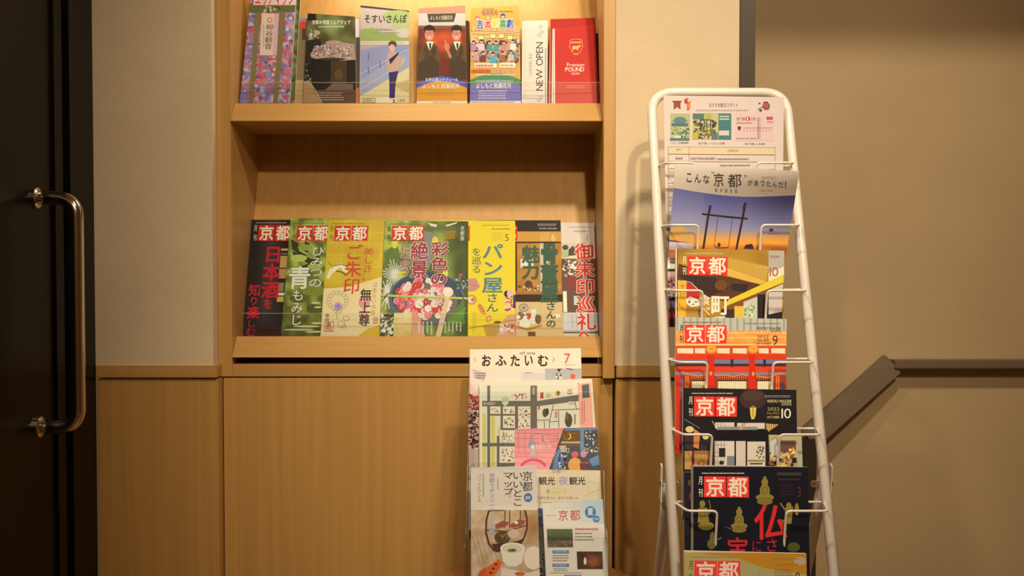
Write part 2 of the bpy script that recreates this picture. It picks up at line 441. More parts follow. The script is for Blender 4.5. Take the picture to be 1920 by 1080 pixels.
box('wall_left', (XL - 0.16, -4.1, 0), (XL - 0.05, -1.485, 2.12), PLASTER2, kind='structure')

# ------------------------------------------------------------------ built-in display cabinet
XI0 = W(433.5, 400, CF).x; XI1 = W(1129, 400, CF).x
cab = empty('display_cabinet', (0.5 * (XA + XB), CF, 0), 'tall built-in pale oak display cabinet with two sloping leaflet shelves', 'cabinet')
co = cab.location
def cb(n, a, b, m=WOOD, bev=0.001): return box(n, a, b, m, cab, co, bev)
zr0 = W(700, 706.5, CF).z; zr1 = W(700, 683, CF).z
zt_ = 1.99
cb('stile', (XA + 0.0005, CF, zr0), (XI0, CF + 0.28, 2.60)); cb('stile', (XI1, CF - 0.03, zr0), (XB - 0.0005, CF + 0.28, 2.60))
cb('rail', (XI0, CF, zr0), (XI1, CF + 0.03, zr1), WOODH)
cb('top_panel', (XI0, CF, zt_), (XI1, CF + 0.28, 2.60), WOODH)
cb('lower_panel', (XC0 + 0.0015, CF, 0.02), (XB - 0.0015, CF + 0.03, zr0 - 0.0025), WOOD, 0.0012)
cb('plinth', (XC0 + 0.0015, CF + 0.012, 0.0), (XB - 0.0015, CF + 0.03, 0.02), GAP, 0)
cb('groove_backing', (XA, CF + 0.031, 0.0), (XB, CF + 0.05, zr0 + 0.004), GAP, 0)
YB = 0.25
cb('back_panel', (XI0, YB, zr0 + 0.005), (XI1, YB + 0.02, zt_), WOOD, 0)
def shelf(pt_, pb_, ytop_px, zback):
    """lip top pixel row, lip bottom row -> lip, base board, sloping board, clear guard"""
    YT = CF + 0.032
    zt2 = W(780, pt_, YT).z; zb2 = W(780, pb_, CF).z
    e = 0.0004
    prism('shelf_lip', [(CF - 0.004, zb2), (YT, zt2), (YT + 0.010, zt2), (YT + 0.010, zb2)], XI0 + e, XI1 - e, WOODH, cab, co, 0.0008)
    box('shelf_board', (XI0 + e, YT + 0.0105, zb2), (XI1 - e, YB - 0.001, zb2 + 0.018), WOODH, cab, co)
    y0, z0 = YT + 0.034, zb2 + 0.0185
    prism('sloping_board', [(y0, z0), (YB - 0.001, zback), (YB - 0.001, zback - 0.03), (y0 + 0.012, z0)], XI0 + e, XI1 - e, WOOD, cab, co)
    return YT, zt2
YT, zlo = shelf(631, 670, 320, W(780, 320, YB).z)
YT2, zhi = shelf(193.5, 227.5, -110, W(780, -135, YB).z)
def guard(row, zl, x0, x1):
    zg = W(780, row, YT + 0.004).z
    g = box('clear_guard', (x0, YT + 0.0042, zl + 0.0005), (x1, YT + 0.0058, zg), ACR, cab, co)
    g['label'] = 'clear acrylic guard strip'
    box('guard_edge', (x0, YT + 0.0040, zg), (x1, YT + 0.0060, zg + 0.0010), EDGE, g, None)
g1x0, g1x1 = XI0 + 0.012, XI1 - 0.002
def guard(row, zl):
    zg = W(780, row, YT + 0.004).z
    g = mesh('clear_guard', [(g1x0, YT + .0042, zl + .0005), (g1x1, YT + .0042, zl + .0005), (g1x1, YT + .0042, zg), (g1x0, YT + .0042, zg),
                             (g1x0, YT + .0056, zl + .0005), (g1x1, YT + .0056, zl + .0005), (g1x1, YT + .0056, zg), (g1x0, YT + .0056, zg)],
             [(0, 1, 2, 3), (7, 6, 5, 4), (3, 2, 6, 7), (0, 4, 5, 1), (0, 3, 7, 4), (1, 5, 6, 2)], ACR, cab, co)
    me = mesh('guard_edge', [(g1x0, YT + .0040, zg), (g1x1, YT + .0040, zg), (g1x1, YT + .0058, zg), (g1x0, YT + .0058, zg),
                             (g1x0, YT + .0040, zg + .0009), (g1x1, YT + .0040, zg + .0009), (g1x1, YT + .0058, zg + .0009), (g1x0, YT + .0058, zg + .0009)],
              [(0, 3, 2, 1), (4, 5, 6, 7), (0, 1, 5, 4), (1, 2, 6, 5), (2, 3, 7, 6), (3, 0, 4, 7)], EDGE, cab, co)
    me.parent = g
guard(155, zhi); guard(588, zlo)

# ------------------------------------------------------------------ handrail of the stair
hr = empty('handrail', W(1675, 683, 0.40), 'flat dark metal stair handrail bending down behind the white rack', 'handrail'); ho = hr.location
A = W(1672, 682, 0.405); Bp = W(1515, 822, 0.36); 
def flat(name, P, Q, wv, tv, m):
    P, Q = Vector(P), Vector(Q); wv, tv = Vector(wv), Vector(tv)
    V = [P - wv - tv, P + wv - tv, P + wv + tv, P - wv + tv, Q - wv - tv, Q + wv - tv, Q + wv + tv, Q - wv + tv]
    return fix(mesh(name, V, [(0, 1, 2, 3), (7, 6, 5, 4), (0, 4, 5, 1), (1, 5, 6, 2), (2, 6, 7, 3), (3, 7, 4, 0)], m, hr, ho), 0.0012)
flat('level_bar', A, W(2700, 682, 0.405), (0, 0.022, 0), (0, 0, 0.0098), RAIL)
dd = (Bp - A).normalized(); nn = Vector((dd.z, 0, -dd.x)).normalized()
flat('sloping_bar', A + Vector((0, -0.0005, 0)), Bp, nn * 0.0265 + Vector((0, .004, 0)), (0, 0.012, 0), RAIL)
Cp = W(1519, 824, 0.34)
flat('post', (Cp.x, 0.36, Cp.z), (Cp.x, 0.36, 0.0), (0.0165, 0, 0), (0, 0.02, 0), DARK)

# ------------------------------------------------------------------ round side table
zs = W(960, 1042, -0.05).z; SC = Vector((W(1000, 1060, -0.25).x, -0.258, 0))
st = empty('side_table', SC, 'round brown wooden side table under the clear leaflet stand', 'table')
lathe('table_top', [(0.0, zs - 0.028), (0.185, zs - 0.028), (0.204, zs - 0.022), (0.206, zs - 0.004), (0.201, zs), (0.0, zs)][1:-1], SC, STOOL, st, SC, 64)
for k in range(4):
    a = R(45 + 90 * k); p = Vector((math.cos(a), math.sin(a), 0))
    tube('leg', [SC + p * 0.13 + Vector((0, 0, zs - 0.028)), SC + p * 0.19], 0.014, STOOL, st, SC, 14)

# ------------------------------------------------------------------ tiered clear stand
TZ = zs + 0.0005
ls = empty('leaflet_stand', (0.03, -0.2, TZ), 'clear acrylic tiered leaflet stand on the round table', 'stand'); lo = ls.location
sx0 = W(877, 760, -0.17).x; sx1 = W(1128, 760, -0.17).x
def yz(row, Y): return (Y, W(960, row, Y).z)
tiers = [(-0.155, 727), (-0.205, 867), (-0.252, 990)]
back = yz(672, -0.088)
prof = [(-0.19, TZ), back, (back[0] - 0.012, back[1])]
prof += [yz(735, -0.148), yz(742, -0.180), yz(868, -0.208), yz(876, -0.238), yz(990, -0.262), yz(998, -0.300), (-0.330, TZ)]
for x in (sx0, sx1):
    prism('side_panel', prof, x - 0.0012, x + 0.0012, ACR, ls, lo)
    pts = [(x, y, z) for y, z in prof[2:]]
    tube('side_edge', pts, 0.0011, EDGE if 0 else ACR, ls, lo, 8)
def pane(row, Yt, Yb):
    y, z = yz(row, Yt); r = 0.018; n = 8
    P = [(sx0 + .002, Yb, TZ + 0.004), (sx1 - .002, Yb, TZ + 0.004)]
    P += [(sx1 - .002 - r + r * math.cos(R(a)), y, z - r + r * math.sin(R(a))) for a in range(0, 91, 15)]
    P += [(sx0 + .002 + r - r * math.sin(R(a)), y, z - r + r * math.cos(R(a))) for a in range(0, 91, 15)]
    n = len(P); V = P + [(a, b + 0.002, c) for a, b, c in P]
    fix(mesh('pocket_front', V, [tuple(range(n)), tuple(range(2 * n - 1, n - 1, -1))] + [(i, (i + 1) % n, n + (i + 1) % n, n + i) for i in range(n)], ACR, ls, lo))
    tube('pocket_edge', P[2:], 0.0009, ACR, ls, lo, 6)
pane(735, -0.150, -0.225); pane(868, -0.220, -0.275); pane(990, -0.275, -0.309)
box('base_plate', (sx0, -0.329, TZ), (sx1, -0.19, TZ + 0.003), ACR, ls, lo)

# ------------------------------------------------------------------ white wire magazine rack, leaning back 20 degrees
SL = 0.3626; RK = 1.04
def SK(y): return (y + 2) * RK - 2
RX0, RX1 = 0.2465 * RK, 0.4855 * RK
def post(z): return SK(-0.28 - (0.226 - (z - 1.1) / RK) * SL)      # y of the frame at height z
rk = empty('magazine_rack', (0.366, post(0.0) + 0.1, 0), 'white tubular steel magazine rack with wire pockets', 'rack'); ro = rk.location
rt = 0.0086; ztop = 1.1 + 0.301 * RK
tube('frame', fillet([(RX0, post(0.01), 0.01), (RX0, post(ztop), ztop), (RX1, post(ztop), ztop), (RX1, post(0.01), 0.01)], 0.045, 10), rt, WHITE, rk, ro, 20)
zh = 1.1 - 0.343 * RK
for x, sgn in ((RX0, -1), (RX1, 1)):
    xx = x + sgn * 0.002
    P = [(xx, post(zh) + 0.014, zh), (xx, post(zh) + 0.045, zh - 0.06), (xx, -0.02, 0.012)]
    tube('rear_leg', P, 0.0095, WHITE, rk, ro, 16)
    fix(prism('hinge_plate', [(post(zh) + 0.006, zh + 0.026), (post(zh) + 0.016, zh + 0.030), (post(zh) + 0.030, zh - 0.03), (post(zh) + 0.012, zh - 0.034)], x + sgn * .0125, x + sgn * .0145, WHITE, rk, ro))
    lathe('hinge_bolt', [(0.0045, -0.017), (0.0055, -0.015), (0.0055, 0.015), (0.0045, 0.017)], (x, post(zh) + 0.016, zh - .004), CHROME, rk, ro, 16, 'X')
rw = 0.0021
def wire(n, P, r=0.008): tube(n, fillet(P, r, 5), rw, WHITE, rk, ro, 8)
tz = [(305, -0.355), (422, -0.392), (545, -0.433), (680, -0.475), (818, -0.523), (967, -0.575)]
Z = [W(1300, r, SK(y)).z for r, y in tz]; Z.append(Z[-1] - 0.113); Z.append(Z[-1] - 0.113)
for i, z in enumerate(Z):
    yb = post(z); yf = yb - 0.054; yb += 0.004
    zb_ = z - 0.135
    yfb = yf - 0.006
    for x, s2, xi in ((RX0, 1, 0.3055 * RK), (RX1, -1, 0.4085 * RK)):
        P = [(x + s2 * .056, yb + 0.012, z - 0.10), (x + s2 * .056, yb, z), (x + s2 * .004, yb, z), (x + s2 * 0.016, yf, z), (xi, yf, z), (xi, yf + 0.010, z - 0.046), (xi, yf + 0.016, zb_), (xi, post(zb_) - 0.004, zb_ - 0.010), (xi, post(zb_ - .012) + .004, zb_ - 0.010)]
        wire('pocket_wire', P)

# ------------------------------------------------------------------ leaflets on the upper shelf
YU, YUB = 0.135, 0.0735
def up(name, label, c4, lvl, th, white, group='leaflets on the upper shelf', **k):
    return Sheet(name, label, c4, YU + 0.004 - 0.0058 * lvl, 0.0915 - 0.0058 * lvl, th, white, group, 'leaflet', **k)
WU = (243, 222, 188)
s = up('leaflet', 'dark green leaflet edge showing behind the hydrangea leaflet', [(478, -22), (564, -20), (552, 194), (462, 194)], 0, .003, WU, base=(70, 82, 40))
s.field(478, -22, 566, 194, 8, 30, lambda x, y: mix((45, 50, 25), (150, 160, 80), ns(x, y, 7) + .45)); s.done()
s = up('leaflet', 'hydrangea leaflet with pink and purple flowers and a vertical pale title plate', [(472, -20), (556, -18), (543, 193), (449, 193)], 1, .004, (228, 200, 168), sh=-.085, base=(150, 120, 130))
s.field(445, -20, 560, 193, 24, 46, lambda x, y: mix(mix((120, 105, 145), (205, 95, 95), ns(x, y, 17, 2) * 2.2 + .5), (200, 180, 175), ns(x, y, 6, 5) * 1.2 + .2))
s.blobs(450, 20, 550, 192, [(200, 75, 75), (190, 90, 110), (130, 120, 175), (205, 185, 180), (110, 90, 120), (160, 120, 160), (215, 110, 100)], 330, 1.8, 4.2, 4)
for x in (484, 530): s.poly([(x - 4, 12), (x + 6, 12), (x - 9, 193), (x - 18, 193)], (130, 110, 65))
s.poly([(466, 8), (560, 10), (560, 22), (466, 24)], (100, 100, 55))
s.blobs(490, 10, 528, 26, [(60, 60, 35), (190, 170, 120), (120, 110, 60)], 16, 2, 4, 8)
s.poly([(491, 25), (523, 26), (519, 104), (487, 104)], (225, 190, 158)); s.poly([(514, 26), (523, 26), (519, 104), (511, 104)], (215, 165, 160))
s.ring(506, 38, 4, 4, 1.6, (215, 90, 70)); s.text('柳谷観音', 497, 45, 512, 93, (85, 62, 45), .01, vert=True)
s.small(493, 45, 496, 90, 1, (150, 120, 95), 4, vert=True)
s.rect(474, -16, 557, 11, (195, 60, 45)); s.rect(476, -14, 555, 9.5, (232, 190, 180)); s.text('エリアマップ', 478, -13, 552, 9, (200, 55, 40), .03); s.done()
s = up('leaflet', 'grey card with a red spot, tucked left of the stone basin leaflet', [(558, 33), (602, 35), (594, 194), (550, 194)], 0, .003, WU, base=(142, 118, 82))
s.rect(556, 33, 600, 42, (165, 130, 150)); s.ell(567, 47, 8, 7, (222, 70, 45)); s.rect(566, 54, 573, 75, (95, 65, 45)); s.rect(551, 150, 600, 194, (195, 160, 105)); s.done()
s = up('leaflet', 'white-edged leaflet mostly hidden behind the stone basin leaflet', [(606, 34), (674, 36), (673, 194), (606, 194)], 0, .003, WU, base=(225, 205, 190))
s.rect(664, 70, 676, 165, (80, 65, 55)); s.rect(664, 165, 676, 194, (205, 105, 45)); s.done()
s = up('leaflet', 'dark leaflet with a photo of a mossy stone water basin', [(577, 25), (666, 31), (668, 193), (568, 193)], 1, .004, (235, 205, 165), sh=-.02, base=(60, 50, 30))
def f(x, y):
    c = mix((62, 55, 30), (120, 115, 55), ns(x, y, 22, 3) + .5)
    c = mix(c, (150, 160, 80), max(0, 1 - math.hypot((x - 625) / 26, (y - 48) / 22)))
    c = mix(c, (22, 18, 14), max(0, min(1, (y - 92) / 22)) * .92)
    if x < 592 and y < 38: c = (25, 22, 16)
    return c
s.field(566, 25, 669, 193, 26, 42, f)
s.blobs(576, 55, 601, 82, [(170, 150, 105), (120, 105, 65), (85, 75, 50), (200, 185, 150)], 60, 1.5, 3.5, 6)
s.poly([(574, 76), (600, 72), (604, 92), (580, 120), (573, 110)], (40, 32, 22))
P = [(582, 101), (590, 91), (604, 84), (622, 80), (645, 80), (664, 83), (667, 112), (640, 114), (615, 109), (592, 111), (583, 107)]
s.poly(P, (172, 135, 112)); s.blobs(586, 84, 664, 111, [(195, 160, 140), (150, 112, 90), (205, 175, 150), (160, 120, 75), (130, 95, 75)], 210, 1, 2.8, 9)
s.ell(626, 80, 16, 4, (172, 135, 112)); s.ell(620, 111, 28, 2.5, (60, 45, 30))
s.rect(620, 114, 650, 168, (70, 48, 24)); s.ell(635, 140, 8, 10, (90, 65, 30)); s.poly([(605, 172), (625, 156), (662, 158), (662, 172)], (110, 85, 68))
s.blobs(569, 115, 584, 160, [(60, 70, 50), (150, 150, 120), (40, 35, 25)], 40, 1, 2, 12)
s.rect(568, 169, 669, 194, (92, 62, 38)); s.small(590, 173, 645, 190, 4, (190, 165, 130), 7, fill=.35)
s.text('京都水琴窟フルアマップ', 585, 38, 657, 46, (235, 228, 215), .02); s.text('Kyoto Suikinkutsu Sound Map', 597, 48, 645, 53, (225, 215, 195), .01)
s.line([(578, 150), (592, 170), (603, 193)], 1.2, (215, 180, 130)); s.poly([(568, 152), (580, 152), (602, 194), (567, 194)], (168, 125, 75)); s.done()
s = up('leaflet', 'leaflet illustrated with a person walking beside a blue canal', [(676, 10), (767, 20), (768, 193), (674, 193)], 0, .008, (242, 224, 192), base=(196, 180, 160))
s.poly([(676, 10), (767, 20), (767, 23), (676, 14)], (70, 45, 65))
s.poly([(676, 55), (700, 52), (716, 62), (735, 60), (767, 66), (767, 78), (676, 78)], (150, 165, 90)); s.ell(745, 30, 28, 11, (165, 180, 105)); s.ell(755, 46, 20, 9, (178, 185, 120)); s.ell(757, 62, 14, 9, (205, 190, 165))
s.rect(676, 77, 767, 83, (220, 205, 170)); s.small(676, 78, 767, 82, 1, (180, 160, 130), 6)
s.poly([(676, 84), (767, 84), (767, 130), (676, 178)], (146, 150, 178)); s.poly([(676, 84), (725, 84), (676, 94)], (180, 165, 150)); s.poly([(676, 150), (735, 112), (767, 96), (767, 140), (690, 178), (676, 180)], (158, 165, 180))
s.line([(676, 138), (735, 108), (767, 92)], 1, (205, 205, 200)); s.line([(676, 168), (740, 128)], 1, (200, 200, 195))
for x, y in ((690, 126), (712, 115), (690, 100)): s.rect(x, y, x + 1.6, y + 12, (90, 85, 95))
s.poly([(676, 180), (767, 126), (767, 193), (676, 193)], (222, 205, 145)); s.poly([(735, 160), (767, 148), (767, 175)], (195, 175, 110)); s.ell(720, 188, 24, 6, (235, 222, 175))
s.text('そすいさんぽ', 682, 27, 763, 43, (50, 42, 36), .03, part='title_lettering'); s.text('琵琶湖疏水', 705, 54, 738, 58, (90, 80, 65)); s.small(696, 60, 750, 63, 1, (140, 130, 110), 8)
s.ell(736, 83, 8, 6.5, (90, 62, 55)); s.ell(735, 90, 5.5, 7, (225, 170, 145)); s.poly([(729, 97), (741, 96), (752, 108), (756, 124), (748, 127), (747, 134), (729, 136), (724, 124), (725, 108)], (198, 165, 140))
s.poly([(729, 112), (747, 98), (748, 101), (736, 116), (732, 121)], (45, 38, 80)); s.line([(754, 120), (758, 110)], 3, (225, 180, 150))
s.poly([(729, 136), (747, 133), (742, 155), (740, 184), (730, 184), (730, 160)], (50, 38, 95)); s.rect(730, 184, 735, 189, (225, 200, 190)); s.rect(737, 186, 740, 193, (150, 80, 60))
s.frame(680, 184, 704, 193, .8, (70, 50, 40)); s.text('京都疏水', 682, 186, 702, 191, (70, 60, 50)); s.text('人間堂', 744, 186, 760, 191, (70, 60, 50)); s.done()
s = up('leaflet', 'dark folded leaflet behind the orange leaflet with two men', [(800, 18), (880, 40), (882, 194), (800, 194)], 0, .003, WU, base=(72, 36, 18)); s.done()
s = up('leaflet', 'orange leaflet with a photo of two men in dark suits', [(785, 16), (872, 10), (876, 194), (781, 194)], 1, .006, (243, 218, 180), base=(120, 60, 40))
s.field(780, 45, 877, 150, 20, 22, lambda x, y: mix((105, 45, 28), (225, 85, 45), .7 * math.exp(-((x - 815) / 22) ** 2 - ((y - 76) / 22) ** 2) + .7 * math.exp(-((x - 848) / 26) ** 2 - ((y - 74) / 20) ** 2) + .3 * ns(x, y, 12)))
s.poly([(785, 10), (873, 8), (873, 26), (784, 26)], (200, 135, 100)); s.rect(783, 25, 874, 48, (205, 190, 165)); s.rect(783, 48, 874, 53, (120, 85, 60)); s.poly([(801, 26), (855, 25), (851, 41), (804, 42)], (72, 62, 45)); s.text('よしもと祇園花月', 806, 29, 849, 37, (225, 205, 160), .01)
for cx, cy, k in ((805, 62, -1), (856, 62, 1)):
    s.poly([(cx - 20, 105), (cx - 14, 86), (cx - 5, 80), (cx + 6, 80), (cx + 16, 87), (cx + 19, 108), (cx + 17, 150), (cx - 24, 150)], (98, 70, 38)); s.poly([(cx - 20, 118), (cx + 3, 104), (cx + 19, 118), (cx + 18, 150), (cx - 24, 150)], (68, 46, 32))
    s.poly([(cx - 6, 78), (cx + 8, 78), (cx + 3, 92), (cx, 94)], (235, 225, 205)); s.poly([(cx - .5, 81), (cx + 3.5, 81), (cx + 3, 92), (cx + .5, 92)], (35, 28, 22)); s.poly([(cx - 8, 84), (cx + 1, 96), (cx - 3, 120), (cx - 12, 96)], (78, 54, 32)); s.poly([(cx + 10, 84), (cx + 3, 96), (cx + 6, 120), (cx + 13, 96)], (72, 50, 30))
    s.ell(cx, cy - 7, 10.5, 8.5, (48, 30, 24)); s.ell(cx, cy + 3, 8.5, 12, (214, 140, 105)); s.ell(cx, cy - 8, 8.5, 3.6, (48, 30, 24)); s.ell(cx, cy + 8.4, 3, 1.1, (240, 215, 200))
    for e in (-3.6, 3.6): s.ring(cx + e, cy, 2.9, 2.2, .7, (40, 28, 24), 10)
    s.line([(cx - .5, cy + 1), (cx + .8, cy + 5)], .8, (175, 100, 75))
s.ell(838, 88, 5, 7, (215, 120, 85)); s.line([(836, 84), (835, 74)], 2.2, (225, 130, 95)); s.line([(839, 94), (845, 108)], 5, (205, 120, 90)); s.rect(826, 110, 842, 140, (115, 32, 22))
s.poly([(x, 194) for x in (783, )] + [(780, 160)] + [(780 + 97 * k / 14, 158 - 15 * math.sin(math.pi * k / 14)) for k in range(15)] + [(878, 194)], (72, 85, 175))
s.poly([(780, 164)] + [(780 + 97 * k / 14, 166 - 14 * math.sin(math.pi * k / 14)) for k in range(15)] + [(878, 194), (780, 194)], (226, 152, 42))
s.text('８月公演スケジュール', 797, 146, 859, 153, (240, 232, 225), .02); s.text('よしもと祇園花月', 791, 157, 862, 166, (245, 232, 210), .02, (190, 110, 30), .03); s.small(800, 168, 858, 181, 3, (195, 125, 45), 5, fill=.4)
s.rect(780, 189.5, 877, 194, (240, 220, 185)); s.text('075-532-1500', 812, 190.5, 846, 193.4, (80, 60, 50)); s.done()
s = up('leaflet', 'busy gold, green and purple theatre leaflet with a crowd of performers', [(883, 15), (973, 10), (977, 194), (881, 194)], 1, .006, (243, 220, 182), base=(214, 165, 70))
s.rect(881, 48, 976, 80, (228, 178, 100))
for x in (884, 892, 899, 921, 932, 950, 960): s.line([(x, 48), (x, 60)], .8, (150, 100, 40))
for y, a in ((58, 882), (64, 884), (72, 890)): s.line([(a, y), (976, y + 3)], .8, (140, 90, 40))
for x, y in ((896, 66), (918, 63), (934, 63), (950, 66)): s.rect(x, y, x + 12, y + 9, (245, 215, 130)); s.frame(x, y, x + 12, y + 9, .8, (110, 70, 30))
s.blobs(882, 72, 975, 120, [(150, 60, 40), (205, 150, 120), (70, 140, 135), (170, 150, 120), (110, 50, 40), (225, 190, 160), (190, 120, 110), (60, 110, 95), (215, 175, 140), (90, 60, 45)], 300, 2, 4.4, 3, 1.3)
for x, y, c in ((888, 80, (190, 130, 150)), (903, 78, (225, 190, 180)), (918, 80, (75, 150, 130)), (930, 80, (80, 150, 135)), (945, 80, (205, 130, 100)), (962, 78, (235, 215, 195)), (893, 98, (200, 150, 140)), (906, 100, (120, 60, 60)), (924, 102, (80, 165, 170)), (942, 100, (170, 100, 60)), (958, 98, (215, 180, 140))):
    s.poly([(x - 6, y + 16), (x - 5, y + 4), (x + 5, y + 4), (x + 6, y + 16)], c); s.ell(x, y, 2.8, 3.6, (222, 165, 130)); s.ell(x, y - 2.4, 3, 1.8, (50, 35, 30))
s.text('祇園花月', 903, 19, 934, 28, (150, 40, 60), .03, (240, 200, 120), .04); s.small(906, 16, 930, 18, 1, (130, 70, 50), 2); s.small(936, 20, 962, 23, 1, (150, 60, 60), 4)
for ch, x, y, c in (('吉', 893, 38, (75, 55, 160)), ('本', 908, 38, (210, 60, 60)), ('新', 922, 36, (215, 195, 60)), ('喜', 936, 37, (80, 150, 90)), ('劇', 949, 36, (60, 90, 160))):
    s.text(ch, x, y, x + 14, y + 16, c, .05, (245, 240, 225), .12, part='title_lettering')
for x, y, c in ((915, 32, (215, 150, 60)), (943, 30, (40, 60, 140)), (895, 34, (220, 110, 110))): s.ell(x, y, 4.5, 4.5, c); s.ell(x, y + 2, 3, 2.5, (230, 190, 150))
s.rect(945, 55, 966, 62, (240, 180, 150)); s.small(947, 56, 964, 61, 1, (200, 90, 70), 3)
s.rect(890, 119, 931, 127, (250, 235, 220)); s.small(892, 120, 929, 126, 1, (205, 55, 40), 6, fill=.75); s.rect(937, 118, 966, 127, (250, 235, 220)); s.small(939, 120, 964, 126, 1, (205, 90, 60), 9, fill=.6)
s.small(884, 129, 922, 137, 1, (205, 55, 40), 16, fill=.8); s.text('７月６日（土）', 922, 128, 970, 138, (205, 50, 40), .05, (250, 235, 220), .06)
s.poly([(881, 148)] + [(881 + 96 * k / 14, 150 - 12 * math.sin(math.pi * k / 14)) for k in range(15)] + [(977, 194), (881, 194)], (75, 135, 85)); s.poly([(881, 158)] + [(881 + 96 * k / 14, 162 - 14 * math.sin(math.pi * k / 14)) for k in range(15)] + [(977, 194), (881, 194)], (125, 115, 165))
s.small(890, 139, 968, 142, 1, (245, 235, 220), 7); s.small(892, 150, 965, 154, 1, (160, 205, 70), 11, fill=.7)
s.text('よしもと祇園花月', 892, 156, 959, 166, (240, 235, 235), .02); s.small(897, 169, 955, 187, 4, (225, 215, 215), 5, fill=.4); s.rect(880, 189.5, 978, 194, (240, 220, 190)); s.small(884, 190.5, 970, 193.3, 1, (120, 90, 70), 5); s.done()
s = up('leaflet', 'white leaflet with NEW OPEN printed sideways', [(979, 39), (1027, 38), (1026, 194), (978, 194)], 0, .005, (246, 230, 208), base=(238, 224, 205))
s.text('NEW OPEN', 1005, 78, 1018, 170, (38, 34, 36), .0, rot=True, part='title_lettering'); s.text('つづきがはじまる', 991, 100, 998, 145, (90, 82, 74), rot=True); s.line([(984, 55), (984, 184)], .5, (190, 175, 155)); s.line([(978, 184), (1018, 186)], .7, (120, 108, 92))
for x, y in ((1013, 50), (1016, 60), (1011, 66), (1014, 182), (1010, 188)): s.ring(x, y, 3.4, 2.6, .8, (150, 150, 110), 8); s.line([(x, y + 4), (x + 2, y - 4)], .5, (150, 150, 110))
s.line([(1023, 90), (1023, 194)], 1, (60, 50, 50)); s.done()
s = up('leaflet', 'glossy red card standing at the back, flaring past the red front card', [(1032, 36), (1116, 33), (1123, 194), (1028, 194)], 0, .006, WU, base=(186, 38, 32)); s.rect(1028, 36, 1032, 194, (215, 130, 110)); s.done()
s = up('leaflet', 'red card with a gold shield emblem and white lettering', [(1036, 54), (1115, 46), (1120, 194), (1034, 194)], 1, .0045, (243, 216, 186), base=(204, 44, 36))
s.poly([(1034, 52), (1040, 52), (1041, 194), (1032, 194)], (236, 214, 190)); s.line([(1037.5, 54), (1037.5, 194)], .8, (190, 100, 80)); s.poly([(1041, 156), (1120, 157), (1121, 194), (1041, 194)], (214, 78, 64))
Pp = [(1069, 75), (1080, 73), (1091, 75), (1092, 88), (1088, 97), (1080, 103), (1072, 97), (1068, 88)]; s.line(Pp + [Pp[0]], 1.1, (230, 150, 95)); s.text('pound', 1071, 77, 1089, 82, (240, 220, 170), .02)
s.ell(1079, 89, 6.5, 3.4, (235, 180, 90)); s.rect(1073.5, 90, 1075.5, 95, (235, 180, 90)); s.rect(1082, 90, 1084, 95, (235, 180, 90)); s.ell(1086, 86.5, 2.6, 2.2, (235, 180, 90)); s.rect(1076, 101, 1084, 102.3, (235, 180, 90))
s.text('Premium', 1063, 118, 1096, 125, (240, 215, 190)); s.text('POUND', 1060, 126.5, 1096, 134, (245, 222, 200), .02); s.text('GION', 1071, 136, 1087, 140, (240, 215, 190)); s.small(1062, 160, 1098, 167, 2, (232, 180, 150), 6, fill=.25)
s.done()
s = up('leaflet', 'narrow dark leaflet edge at the right end of the upper shelf', [(1090, 60), (1122, 62), (1128, 194), (1095, 194)], 0, .003, WU, base=(60, 35, 25)); s.small(1121, 150, 1127, 190, 6, (190, 150, 110), 3)
s.root.location.y += .004; s.done()

# ------------------------------------------------------------------ magazines on the lower shelf
def lo_(label, c4, lvl, white=(245, 217, 174), **k):
    return Sheet('magazine', label, c4, 0.190 - 0.0058 * lvl, 0.092 - 0.0058 * lvl, .0045, white, 'magazines on the lower shelf', 'magazine', **k)
s = lo_('black magazine with red vertical title, leftmost on the lower shelf', [(472, 412), (627, 412), (615, 640), (454, 640)], 0, sh=-.075, base=(36, 27, 22))
s.field(450, 412, 640, 640, 26, 30, lambda x, y: mix(mix((32, 24, 20), (72, 58, 48), max(0, 1 - abs(x - 512 + (y - 412) * .08) / 28) * .9), (40, 32, 48), max(0, (y - 570) / 90)))
s.rect(527, 466, 548, 470, (200, 165, 100)); s.rect(526, 474, 548, 478, (110, 90, 60)); s.rect(525, 480, 545, 502, (196, 152, 78)); s.rect(523, 504, 545, 522, (184, 140, 70)); s.rect(521, 530, 532, 547, (150, 120, 80)); s.rect(521, 549, 533, 554, (225, 215, 190)); s.rect(519, 556, 532, 566, (200, 165, 70)); s.ell(500, 620, 30, 12, (60, 28, 24))
s.masthead(484, 546, 515.5, 422, 451.5, (225, 215, 200))
s.text('日本酒', 492, 460, 527, 560, (206, 28, 42), .045, vert=True, part='title_lettering'); s.text('を', 493, 560, 511, 580, (206, 28, 42), .04, vert=True, part='title_lettering')
s.text('知', 466, 532, 489, 556, (206, 28, 42), .03, vert=True, part='title_lettering'); s.text('り', 467, 555, 485, 573, (206, 28, 42), .03, vert=True, part='title_lettering'); s.text('、', 478, 566, 490, 580, (206, 28, 42), .03, vert=True); s.text('楽', 463, 574, 487, 598, (206, 28, 42), .04, vert=True, part='title_lettering'); s.text('し', 462, 599, 480, 614, (200, 30, 50), .03, vert=True, part='title_lettering'); s.text('む', 460, 614, 480, 631, (200, 30, 50), .03, vert=True, part='title_lettering'); s.done()
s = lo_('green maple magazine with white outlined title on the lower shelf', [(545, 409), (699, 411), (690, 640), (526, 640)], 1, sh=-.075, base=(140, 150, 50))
s.field(520, 409, 640, 640, 24, 40, lambda x, y: mix(mix((98, 105, 34), (176, 190, 74), ns(x, y, 16, 4) * 1.7 + .55 - max(0, (y - 520) / 300)), (70, 66, 28), max(0, (y - 500) / 220)))
